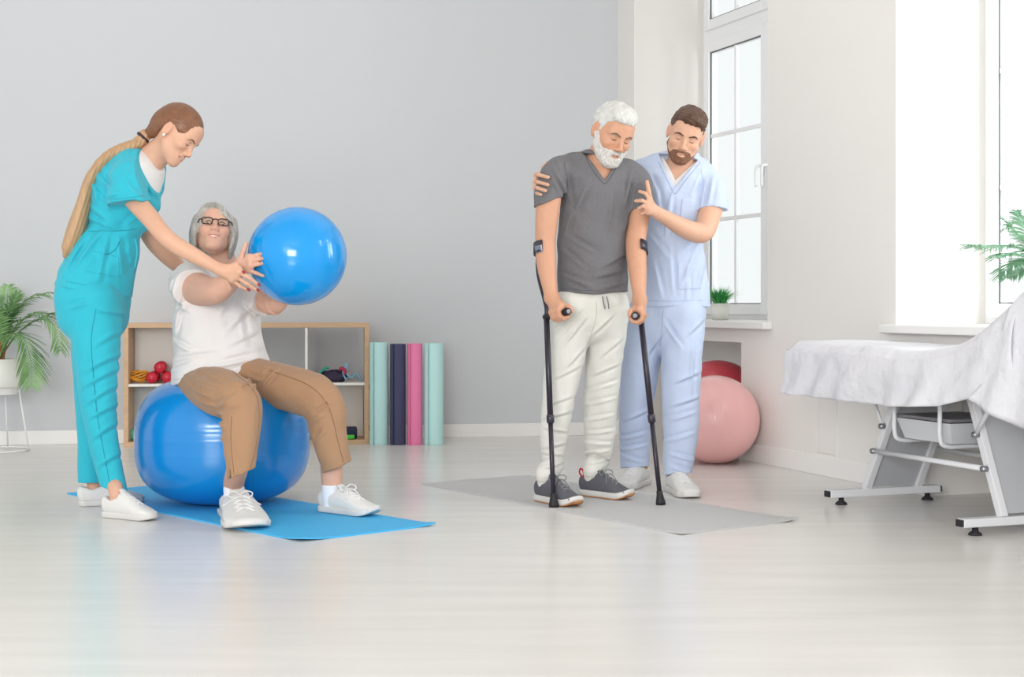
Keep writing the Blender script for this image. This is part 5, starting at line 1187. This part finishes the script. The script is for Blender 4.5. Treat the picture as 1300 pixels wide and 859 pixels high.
bo.add(loft([(809, 236, 6.46, 11), (813, 258, 6.44, 13.5), (810, 285, 6.41, 13), (807, 306, 6.38, 12.8), (808, 326, 6.34, 12.8), (810, 350, 6.29, 11), (811.5, 372, 6.25, 8.6), (812, 382, 6.24, 8.2, 9)]), 0.02)
# crutch geometry shared with the fists
OCR = dict(tip=G(703, 643.5, 0.0065), grip=U(706.5, 396, 6.155), end=U(722, 395, 6.085), neck=U(693.8, 402, 6.235), cuff=U(682.5, 316, 6.29), mid=U(684, 350, 6.30))
OCL = dict(tip=G(839, 640.5, 0.0065), grip=U(809, 400, 6.19), end=U(806, 400.5, 6.115), neck=U(813.5, 404, 6.29), cuff=U(819, 316, 6.40), mid=U(818, 350, 6.37))
for c_, sd_, wri in ((OCR, -1, U(700.5, 378, 6.19)), (OCL, 1, U(812, 381, 6.24))):
    a = nrm(c_['end'] - c_['neck']); ax0 = c_['neck'] + a * (np.linalg.norm(c_['end'] - c_['neck']) - 0.034)
    fist(bo, ax0, a, (0, 0.1, 1), np.cross(a, (0, 0, 1)) * (-1 if sd_ * np.cross(a, (0, 0, 1))[0] < 0 else 1), wri, 0.015, 0.026)
zm = MAT_T + 0.0005; OH1, OT1, OH2, OT2 = G(682, 634.5, zm), G(736, 644.5, zm), G(737, 628, zm), G(804, 635, zm); C1_, C2_ = ankle(OH1, OT1, zm), ankle(OH2, OT2, zm)
bo.add(loft([(738, 388, 6.38, 22), (718, 450, 6.36, 18), (706, 530, 6.36, 14), (702, 585, 6.375, 10), px_of(C1_ + Z3 * 0.03, 0.032), px_of(C1_ - Z3 * 0.05, 0.024)]), 0.02)
bo.add(loft([(770, 388, 6.46, 22), (766, 450, 6.48, 18), (762, 530, 6.51, 14), (759, 578, 6.535, 10), px_of(C2_ + Z3 * 0.03, 0.032), px_of(C2_ - Z3 * 0.05, 0.024)]), 0.02)
SK2 = skin_mat('warm_skin', 0.5)
sdf_obj('body', bo, 0.0036, SK2, om, colf=skin_cols(srgb(204, 154, 126), ho, srgb(182, 106, 96)))
# grey t-shirt
ts = Sdf(); yo = 6.42
ts.add(loft([(760, 219, yo, 48, 28), (757, 240, yo, 52, 34), (756, 265, yo, 47, 36), (753, 300, yo, 46, 36), (752, 340, yo, 46, 37), (753, 375, yo, 46.5, 37), (753, 392, yo, 46, 37)], OR, 5, 2.0))
part(ts, (768, 186, 6.39, 20, 21), (765, 197, 6.40, 20.5, 21), (761, 210, 6.41, 29, 25), (759, 221, 6.42, 48, 29), xd=OR, top=(U(742, 193, 6.40), nrm(OF * 0.45 + Z3)), k=0.03)
part(ts, (724, 212, 6.37, 17), (706, 221, 6.315, 19), (698, 242, 6.285, 18.5), (696, 262, 6.275, 18.5, 19), (695, 280, 6.27, 18.5, 19), xd=(1, 0, 0.3), end=(U(697, 256.5, 6.28), (0.36, 0, -1)), k=0.03)
part(ts, (798, 219, 6.45, 17), (810, 230, 6.46, 17), (814, 248, 6.445, 17), (813, 268, 6.435, 16.5, 17.5), (812, 285, 6.43, 16.5, 17.5), end=(U(814, 266, 6.435), (0.05, 0, -1)), k=0.03)
ts.disp(wav(41, 0.11, 0.0024))
ts.disp(creases([(U(*a, yo), U(*b, yo)) for a, b in (((700, 215), (716, 246)), ((708, 214), (718, 252)), ((716, 216), (722, 258)), ((700, 232), (712, 254)), ((742, 240), (728, 272)), ((800, 222), (792, 262)), ((792, 216), (784, 258)), ((806, 226), (800, 268)), ((716, 300), (752, 322)), ((712, 318), (740, 342)), ((794, 322), (764, 338)), ((796, 342), (752, 352)), ((712, 350), (748, 364)), ((796, 358), (762, 366)), ((776, 250), (768, 300)), ((724, 270), (716, 300)), ((720, 360), (742, 372)))], 0.0083, 0.0093, yo))
ts.isect(lambda P: ((H - (374.5 - HOR) / F * yo) - P[:, 2] - 0.012 * (P[:, 0] - U(709, 0, yo)[0]) / 0.3 * -1 + 0.004 * np.sin(P[:, 0] * 30)).astype(np.float32), 0.004)
ts.cut(prism([U(741, 190, 6.3), U(789, 199, 6.3), U(768.5, 227, 6.3)], (0.1, -1, 0.1), U(762, 210, 6.40)), 0.006)
VN = spl([U(742, 190, 6.345), U(753, 208, 6.285), U(768.5, 227.5, 6.262)], 6); VN2 = spl([U(768.5, 227.5, 6.262), U(780, 214, 6.30), U(788, 200, 6.36)], 6)
GREY = mat('heather_grey_jersey', srgb(110, 109, 112), 0.9, 0.15, bump=(14, 0.45, 0.014), mottle=(170, 0.12), sheen=0.1)
sdf_obj('t_shirt', ts, 0.005, GREY, om)
# white joggers
jg = Sdf()
jg.add(loft([(754, 368, 6.42, 41, 31), (754, 384, 6.42, 44.5, 35), (750, 402, 6.42, 46, 36)], OR))
jg.add(loft([(729, 392, 6.385, 29, 33), (724, 420, 6.375, 27, 30), (718, 450, 6.365, 25, 28), (713, 480, 6.36, 23), (708, 514, 6.36, 20.5), (704, 545, 6.365, 18), (702, 575, 6.375, 15.5), (701.5, 590, 6.38, 14), px_of(C1_ + Z3 * 0.035, 0.044), px_of(C1_ + Z3 * 0.005, 0.040), px_of(C1_ - Z3 * 0.03, 0.033)], (1, 0, 0)), 0.02)
jg.add(loft([(771, 392, 6.45, 28, 32), (770, 420, 6.46, 26, 30), (767, 450, 6.475, 24, 27), (765, 480, 6.49, 22.5), (763, 517, 6.505, 21), (761.5, 548, 6.52, 20), (760, 572, 6.53, 18), (759, 584, 6.54, 14.5), px_of(C2_ + Z3 * 0.035, 0.044), px_of(C2_ + Z3 * 0.005, 0.040), px_of(C2_ - Z3 * 0.03, 0.033)], (1, 0, 0)), 0.015)
jg.disp(wav(51, 0.09, 0.002))
jg.disp(creases([(U(*a, 6.4), U(*b, 6.4)) for a, b in (((736, 392), (704, 426)), ((742, 402), (712, 440)), ((776, 400), (750, 424)), ((740, 440), (716, 466)), ((736, 462), (700, 480)), ((726, 500), (692, 512)), ((722, 520), (690, 528)), ((718, 545), (690, 540)), ((716, 560), (688, 566)), ((714, 575), (688, 572)), ((714, 585), (690, 588)), ((744, 498), (784, 486)), ((744, 515), (782, 506)), ((744, 535), (780, 528)), ((744, 552), (780, 548)), ((744, 564), (778, 566)), ((746, 578), (774, 574)), ((748, 588), (772, 586)), ((788, 430), (762, 452)), ((784, 462), (752, 476)))], 0.0083, 0.0072, 6.6))
WHT = cloth('offwhite_jogger_fleece', srgb(216, 215, 208), 0.9, (14, 0.45, 0.014))
sdf_obj('trousers', jg, 0.0048, WHT, om)
for dx in (0, 5):
    mb = MB(); mb.tube(spl([U(765 + dx, 376, 6.285), U(766 + dx * 1.2, 384, 6.275), U(768 + dx, 392, 6.27)], 5), 0.003, 6); mb.build('drawstring', mat('grey_cord', srgb(120, 120, 122), 0.7), om, True)
# white hair, beard
hw = Sdf(); hw.add(ell((0, -0.018, 0.036), (0.080, 0.102, 0.093))); hw.add(ell((0, 0.035, 0.092), (0.058, 0.058, 0.036)), 0.03); hw.add(ell((0.02, 0.066, 0.084), (0.038, 0.028, 0.024)), 0.02)
hw.isect(hairline([-0.13, -0.075, -0.03, -0.016, 0.006, 0.010, 0.04, 0.062, 0.075, 0.11], [-0.07, -0.055, 0.0, 0.034, 0.026, -0.012, 0.05, 0.058, 0.064, 0.076]), 0.007)
hw.disp(strands((0.25, 0.9, 0.3), 260, 0.0019, 7)); hw.disp(wav(6, 0.045, 0.0014))
M_wh = mat('white_hair', srgb(206, 206, 202), 0.6, 0.3, mottle=(55, 0.13), stretch=(1, 0.35, 1), bump=(150, 0.5, 0.003))
ho.mesh('hair', hw, 0.003, M_wh, om)
def beard(hd_, th, top, ysides, m, parent, low=-0.135, mous=True, seed=3, freq=380, amp=0.0013):
    b = Sdf(); b.ops.append(('u', lambda P: hd_.h.ev(P, 0.06) - th * np.clip((P[:, 1] + 0.0) / 0.05, 0.35, 1.0), np.array([-0.09, -0.02, -0.15]), np.array([0.09, 0.12, 0.02]), 0))
    b.isect(lambda P: ((P[:, 2] - np.interp(P[:, 1], top[0], top[1])) * 0.8).astype(np.float32), 0.005)
    b.isect(lambda P: (ysides - P[:, 1] - np.clip(-P[:, 2] - 0.06, 0, 1) * 0.6).astype(np.float32), 0.005)
    b.cut((lambda P: ell((0, 0.098, -0.069), (0.021, 0.020, 0.0085))[0](P), np.array([-0.03, 0.06, -0.09]), np.array([0.03, 0.12, -0.05])), 0.004)
    b.cut(ell((0, 0.105, -0.034), (0.022, 0.022, 0.0150)), 0.004)
    for x in (-1, 1): b.cut(ell((x * 0.050, 0.075, -0.022), (0.030, 0.040, 0.028)), 0.006)
    b.disp(strands((0, 0.5, -0.85), freq, amp, seed)); return hd_.mesh('beard', b, 0.0028, m, parent)
beard(ho, 0.0085, ([-0.02, 0.012, 0.03, 0.06, 0.085, 0.12], [-0.012, 0.000, -0.030, -0.048, -0.047, -0.050]), -0.002, mat('white_beard', srgb(206, 203, 198), 0.75, 0.2, mottle=(120, 0.25), bump=(220, 0.7, 0.003)), om)
ho.features(om, mat('dark_grey_brow', srgb(120, 100, 88), 0.8), MATS['dark_lash'], 0.0042, 0.0, 0.003)
# running shoes
M_run = mat('grey_knit', srgb(88, 88, 96), 0.85, bump=(300, 0.3, 0.002)); M_lin = mat('red_lining', srgb(196, 34, 56), 0.7); M_gum = mat('gum_rubber', srgb(196, 140, 92), 0.6); M_lc = mat('grey_lace', srgb(128, 128, 130), 0.8)
zm = MAT_T + 0.0005
shoe(om, OH1, OT1, zm, M_run, W_sole, M_lc, 0.100, 1.05, 0.030, 0.006, lining_m=M_lin, tread_m=M_gum, toecap_m=M_gum)
shoe(om, OH2, OT2, zm, M_run, W_sole, M_lc, 0.100, 1.05, 0.030, 0.006, lining_m=M_lin, tread_m=M_gum, toecap_m=M_gum)
# ------------------------------------------------------------------ forearm crutches
M_al = mat('black_aluminium', srgb(38, 32, 46), 0.35, 0.5); M_rub = mat('crutch_rubber', srgb(26, 24, 30), 0.6); M_pl = mat('crutch_plastic', srgb(48, 44, 58), 0.3, 0.5)
def crutch(c_, label):
    g = root('forearm_crutch', c_['tip'], label, 'crutch', 'forearm crutches'); t, n, m, q = c_['tip'], c_['neck'], c_['mid'], c_['cuff']; d = nrm(n - t); j = t + (n - t) * 0.46
    mb = MB(); mb.tube([t + d * 0.03, j], 0.0105, 14); mb.build('lower_tube', M_al, g, True)
    mb = MB(); mb.tube([j - d * 0.02, n + d * 0.01], 0.0128, 14); mb.build('upper_tube', M_al, g, True)
    mb = MB(); mb.lathe([(0.0130, -0.018), (0.0165, -0.016), (0.0165, 0.014), (0.0130, 0.018)], j, d, 16); mb.build('lock_collar', M_pl, g, True)
    mb = MB(); mb.lathe([(0, 0.0), (0.021, 0.0), (0.021, 0.010), (0.0165, 0.03), (0.0135, 0.045), (0.0135, 0.058), (0.0108, 0.06)], t, d, 18); mb.build('rubber_tip', M_rub, g, True)
    mb = MB(); mb.tube(spl([n, n + d * 0.05, m, q - nrm(q - m) * 0.02], 6), 0.0095, 12); mb.build('arm_tube', M_al, g, True)
    a = nrm(c_['end'] - n); L_ = np.linalg.norm(c_['end'] - n); mb = MB(); mb.lathe([(0, -0.012), (0.013, -0.012), (0.0145, 0.0), (0.0135, L_ * 0.4), (0.0150, L_ * 0.8), (0.0165, L_ - 0.012), (0.0150, L_ - 0.003), (0.010, L_)], n, a, 18); gp_ = mb.build('grip', M_rub, g, True)
    mb = MB(); mb.lathe([(0.0105, L_ - 0.001), (0.0085, L_ + 0.0015), (0, L_ + 0.002)], n, a, 16); mb.build('grip_cap', mat('grip_cap_grey', srgb(150, 145, 150), 0.3), gp_, True)
    return g
def cuff(g, c, ax, r, open_dir, span=4.3, hgt=0.05):
    """open ring round the forearm"""
    ax = nrm(ax); o = nrm(np.array(open_dir) - ax * np.dot(open_dir, ax)); s2 = np.cross(ax, o); vs = []; fs = []; n = 28
    for i in range(n + 1):
        t = math.pi - span / 2 + span * i / n; d = o * math.cos(t) + s2 * math.sin(t)
        for rr in (r, r + 0.005):
            for z in (-hgt / 2, hgt / 2): vs.append(c + d * rr + ax * z)
    for i in range(n):
        b = i * 4; e = b + 4; fs += [(b + 2, e + 2, e + 3, b + 3), (b, b + 1, e + 1, e), (b + 1, b + 3, e + 3, e + 1), (b, e, e + 2, b + 2)]
    fs += [(0, 2, 3, 1), (n * 4, n * 4 + 1, n * 4 + 3, n * 4 + 2)]; return mk('arm_cuff', vs, fs, M_pl, g, True)
g1 = crutch(OCR, 'black forearm crutch in the older man\'s hand, left in the photo'); g2 = crutch(OCL, 'black forearm crutch in front of the blue scrub trousers')
cf = cuff(g1, U(692.5, 316, 6.26), U(692.5, 306, 6.27) - U(693, 324, 6.25), 0.0475, (0.85, -0.5, 0), 3.6)
mb = MB(); p = U(684, 316, 6.218); mb.box(p, (nrm((0.8, -0.6, 0.2)) * 0.018, nrm((-0.2, 0, 1)) * 0.016, nrm((-0.5, -0.8, 0)) * 0.004), 0.003); mb.build('buckle', mat('steel_buckle', srgb(150, 150, 158), 0.3, metal=0.6), g1)
cuff(g2, U(807.5, 316, 6.36), U(807, 306, 6.38) - U(808, 326, 6.34), 0.0465, (-0.9, -0.4, 0), 3.2)

# ------------------------------------------------------------------ younger man in light blue scrubs
ym = root('person', (U(845, HOR, 6.80)[0], 6.80, 0), 'person in light blue scrubs with dark brown hair and short beard, supporting the older man', 'person')
hy = Head(U(870.5, 171, 6.66), (-0.13, -0.92, -0.36), (0.24, -0.32, 0.92), 1.04, jaw=1.0)
YF = nrm((-0.05, -1, 0)); YR = np.array([YF[1], -YF[0], 0.0])
by = Sdf(); by.add(hy.prim())
by.add(loft([(868, 186, 6.71, 16, 17), (866, 200, 6.73, 17, 17), (864, 214, 6.74, 23, 21), (862, 224, 6.75, 42, 25)], YR), 0.03)
by.add(loft([(860, 230, 6.75, 40, 23), (856, 262, 6.75, 35, 28), (851, 313, 6.75, 34, 28), (852, 385, 6.75, 36, 28)], YR), 0.03)
# his left arm (image right) bent across
by.add(loft([(901, 240, 6.72, 13), (903.5, 258, 6.68, 15), (899, 278, 6.62, 14.5), (893, 294, 6.56, 13.2), (880, 294, 6.51, 12.8), (862, 286, 6.45, 11.2), (845, 276, 6.39, 9), (834, 270, 6.35, 7.8, 8.4)]), 0.02)
wr = U(833, 269.5, 6.345)
open_hand(by, wr, [PX([(825, 254, 6.30), (819.5, 245.5, 6.285), (812, 243, 6.30)]), PX([(822, 258, 6.295), (815, 254.5, 6.28), (807, 255, 6.30)]), PX([(821.5, 263.5, 6.295), (816.5, 261.5, 6.285), (810.5, 264.5, 6.30)]), PX([(823, 269, 6.305), (820, 269, 6.30), (815, 271, 6.31)])],
          PX([(826, 256, 6.34), (823.5, 243, 6.36), (821.5, 231, 6.38)]), 0.024, 0.0088)
# his right arm behind the older man's back, hand on the shoulder
by.add(loft([(815, 226, 6.77, 13), (790, 236, 6.82, 14), (760, 242, 6.84, 13), (725, 238, 6.72, 11), (697, 232, 6.50, 8.6), (688, 230, 6.42, 8)]), 0.02)
wl = U(688, 231, 6.42)
open_hand(by, wl, [PX([(681.5, 222, 6.34), (684, 222, 6.235), (696, 225, 6.185)]), PX([(680.5, 230, 6.34), (683, 231, 6.23), (695.5, 234.5, 6.18)]), PX([(680.5, 238, 6.34), (682.5, 238.5, 6.23), (692.5, 242, 6.185)]), PX([(681.5, 245, 6.34), (681.5, 245, 6.25), (686.5, 247, 6.205)])],
          PX([(688, 222, 6.39), (690, 213, 6.36), (694, 207, 6.35)]), 0.024, 0.0092)
YH1, YT1, YH2, YT2 = G(851, 621.5), G(880, 633.5), G(820, 612.5), G(789, 622.5); D1_, D2_ = ankle(YH1, YT1, 0), ankle(YH2, YT2, 0)
by.add(loft([(830, 390, 6.76, 24), (818, 450, 6.80, 20), (810, 530, 6.88, 14), (808, 580, 6.92, 10), px_of(D2_ + Z3 * 0.03, 0.030), px_of(D2_ - Z3 * 0.05, 0.031)]), 0.02); by.add(loft([(866, 390, 6.72, 24), (865, 450, 6.70, 20), (864, 530, 6.68, 14), (862, 580, 6.66, 10), px_of(D1_ + Z3 * 0.03, 0.030), px_of(D1_ - Z3 * 0.05, 0.031)]), 0.02)
sdf_obj('body', by, 0.0036, SK1, ym, colf=skin_cols(srgb(214, 168, 142), hy, srgb(200, 120, 112)))
ui = Sdf(); ui.add(loft([(862, 222, 6.75, 40, 27), (857, 262, 6.75, 41, 33)], YR)); part(ui, (866, 198, 6.73, 19, 19), (864, 212, 6.74, 26, 23.5), (862, 223, 6.75, 41, 27), xd=YR, top=(U(846, 199, 6.74), nrm(YF * 0.4 + Z3 + np.array([-0.12, 0, 0]))), k=0.02); ui.cut(prism([U(843, 190, 6.6), U(890, 196, 6.6), U(858, 226, 6.6)], (-0.05, -1, 0.1), U(862, 216, 6.74)), 0.006)
sdf_obj('undershirt', ui, 0.005, cloth('white_jersey', srgb(222, 218, 216)), ym)
st_ = Sdf(); yy = 6.75
st_.add(loft([(862, 220, yy, 46, 28), (858, 242, yy, 48, 34), (855, 268, yy, 44, 36), (851, 310, yy, 43, 36), (851, 345, yy, 46, 37), (852, 380, yy, 49, 38), (852, 400, yy, 49, 38)], YR, 5, 2.0))
part(st_, (868, 188, 6.72, 19.5, 20), (866, 199, 6.73, 20.5, 21), (864, 211, 6.74, 28, 25), (862, 222, 6.75, 47, 29), xd=YR, top=(U(846, 197, 6.74), nrm(YF * 0.3 + Z3 + np.array([-0.12, 0, 0]))), k=0.03)
part(st_, (888, 222, 6.75, 18), (901, 235, 6.72, 19), (905, 252, 6.69, 19), (904.5, 268, 6.66, 19, 20), (903, 285, 6.62, 19, 20), xd=(1, 0, 0.1), end=(U(904, 265.5, 6.66), (-0.05, -0.1, -1)), k=0.03)
part(st_, (832, 214, 6.75, 18), (814, 222, 6.77, 19), (792, 232, 6.82, 19), xd=(0, 0, 1), k=0.03)
st_.disp(wav(61, 0.11, 0.0026))
st_.disp(creases([(U(*a, yy), U(*b, yy)) for a, b in (((893, 232), (884, 264)), ((886, 222), (874, 250)), ((902, 226), (894, 258)), ((830, 240), (838, 290)), ((848, 250), (842, 300)), ((822, 300), (846, 330)), ((880, 316), (862, 360)), ((892, 330), (880, 372)), ((826, 330), (836, 376)), ((846, 312), (850, 372)), ((868, 340), (868, 384)), ((822, 222), (830, 246)), ((884, 300), (860, 318)))], 0.0090, 0.0102, yy))
st_.isect(lambda P: ((H - (388.5 - HOR) / F * yy) - P[:, 2] + 0.004 * np.sin(P[:, 0] * 26)).astype(np.float32), 0.004)
st_.cut(prism([U(838, 188, 6.6), U(888, 198, 6.6), U(875, 214, 6.6), U(857, 236, 6.6), U(846, 214, 6.6)], (-0.05, -1, 0.1), U(862, 216, 6.73)), 0.005)
LBL = cloth('pale_blue_scrub_cotton', srgb(188, 201, 226), 0.8, (14, 0.5, 0.014))
sdf_obj('tunic', st_, 0.005, LBL, ym)
def patch(name, poly, y, t=0.0035):
    q = Sdf(); q.ops.append(('u', lambda P: st_.ev(P) - t, *st_.bounds(), 0)); q.isect(prism([U(a, b, y) for a, b in poly], (0, -1, 0), U(860, 300, yy))[0], 0.003)
    A = np.array([U(a, b, y) for a, b in poly]); return sdf_obj(name, q, 0.0045, LBL, ym, lo=A.min(0) - np.array([0.02, 0.12, 0.02]), hi=A.max(0) + np.array([0.02, 0.12, 0.02]))
patch('chest_pocket', [(866, 252), (888, 254), (886, 283), (863, 280)], 6.62); patch('lower_pocket', [(860, 332), (890, 330), (892, 366), (860, 368)], 6.62)
def neckband(pts):
    C = []
    for p in spl(pts, 8):
        o = np.array([p[0], p[1], p[2]]); C.append(o)
    return C
# trousers
jy = Sdf()
jy.add(loft([(852, 374, yy, 44, 34), (851, 394, yy, 46, 36), (848, 414, yy, 46, 36)], YR))
part(jy, (866, 398, 6.72, 29, 33), (866, 430, 6.71, 27, 30), (865, 470, 6.70, 25.5), (864.5, 510, 6.69, 24), (864, 550, 6.675, 22), (862, 580, 6.665, 20), (861, 598, 6.66, 18.5), (861, 625, 6.66, 18.5), end=(U(861, 601, 6.66), (0.1, -0.15, -1)), k=0.015)
part(jy, (826, 398, 6.77, 29, 33), (818, 430, 6.79, 27, 30), (812, 470, 6.82, 24.5), (808, 510, 6.86, 22), (806, 550, 6.90, 20), (806, 575, 6.92, 19), (806.5, 590, 6.93, 18.5), (807, 615, 6.94, 18.5), end=(U(807, 593, 6.93), (0.05, -0.15, -1)), k=0.015)
jy.disp(wav(71, 0.10, 0.002))
jy.disp(creases([(U(*a, 6.75), U(*b, 6.75)) for a, b in (((884, 470), (850, 484)), ((886, 500), (848, 512)), ((846, 530), (880, 520)), ((844, 556), (878, 546)), ((846, 572), (876, 580)), ((848, 588), (872, 596)), ((790, 560), (822, 552)), ((790, 574), (824, 568)), ((792, 582), (818, 590)), ((826, 520), (796, 534)), ((840, 410), (860, 440)), ((838, 420), (820, 450)), ((890, 404), (868, 424)), ((876, 430), (872, 500)))], 0.0090, 0.0085, 6.95))
sdf_obj('trousers', jy, 0.005, LBL, ym)
# hair: short sides, swept quiff
hq = Sdf(); hq.add(ell((0, -0.018, 0.036), (0.0775, 0.099, 0.090))); hq.add(ell((-0.008, 0.020, 0.088), (0.066, 0.076, 0.040)), 0.025); hq.add(ell((-0.012, 0.060, 0.092), (0.046, 0.036, 0.028)), 0.02); hq.add(ell((-0.045, 0.045, 0.075), (0.026, 0.04, 0.028)), 0.02)
hq.isect(hairline([-0.13, -0.07, -0.03, -0.016, 0.006, 0.012, 0.03, 0.055, 0.072, 0.11], [-0.06, -0.045, 0.0, 0.034, 0.026, -0.006, 0.038, 0.044, 0.062, 0.070]), 0.006)
hq.disp(strands((-0.55, 0.8, 0.2), 240, 0.0022, 9)); hq.disp(wav(8, 0.05, 0.0012))
hy.mesh('hair', hq, 0.003, mat('dark_brown_hair', srgb(84, 58, 44), 0.45, 0.45, mottle=(50, 0.3), stretch=(1, 0.35, 1), bump=(150, 0.5, 0.003)), ym)
beard(hy, 0.0019, ([-0.02, 0.012, 0.03, 0.06, 0.075, 0.085, 0.12], [-0.03, -0.020, -0.062, -0.076, -0.056, -0.0500, -0.051]), 0.000, mat('brown_beard', srgb(130, 94, 74), 0.75, 0.2, mottle=(150, 0.3), bump=(260, 0.6, 0.002)), ym, seed=5, amp=0.0007)
hy.features(ym, mat('dark_brown_brow', srgb(86, 60, 46), 0.8), MATS['dark_lash'], 0.0038, 0.002)
shoe(ym, YH1, YT1, 0.0, W_shoe, W_sole, W_lace, 0.102, bow=False)
shoe(ym, YH2, YT2, 0.0, W_shoe, W_sole, W_lace, 0.102, bow=False)

SEAM4 = mat('dark_grey_seam', srgb(86, 85, 88), 0.8); SEAM5 = mat('pale_blue_seam', srgb(156, 170, 200), 0.8); SEAM6 = mat('offwhite_seam', srgb(186, 184, 176), 0.8)
seam(ts, 'neck_band', [(743, 198), (750, 212), (759, 224), (768, 233), (777, 222), (785, 209), (790, 203)], 6.0, 6.5, SEAM4, om, 0.0018)
seam(ts, 'arm_seam', [(716, 205), (720, 225), (720, 245), (716, 262)], 6.0, 6.5, SEAM4, om, 0.0015)
seam(ts, 'hem_stitch', [(712, 366), (735, 368), (760, 369), (794, 370)], 6.0, 6.5, SEAM4, om, 0.0012)
seam(jg, 'fly_seam', [(757, 382), (757, 400), (752, 420), (747, 436)], 6.0, 6.6, SEAM6, om, 0.0014)
seam(jg, 'pocket_edge', [(716, 384), (713, 400), (706, 416)], 6.0, 6.6, SEAM6, om, 0.0016)
seam(st_, 'neck_band', [(836, 205), (843, 220), (850, 234), (857, 246), (868, 232), (880, 217), (889, 206)], 6.3, 6.9, SEAM5, ym, 0.0016)
seam(st_, 'wrap_seam', [(857, 236), (850, 252), (845, 272), (843, 300)], 6.3, 6.9, SEAM5, ym, 0.0014)
seam(st_, 'arm_seam', [(890, 214), (893, 235), (890, 256), (884, 272)], 6.3, 6.9, SEAM5, ym, 0.0014)
seam(st_, 'hem_stitch', [(822, 381), (850, 382), (892, 381)], 6.3, 6.9, SEAM5, ym, 0.0012)
seam(jy, 'front_seam', [(842, 394), (840, 420), (838, 440)], 6.3, 6.9, SEAM5, ym, 0.0016)
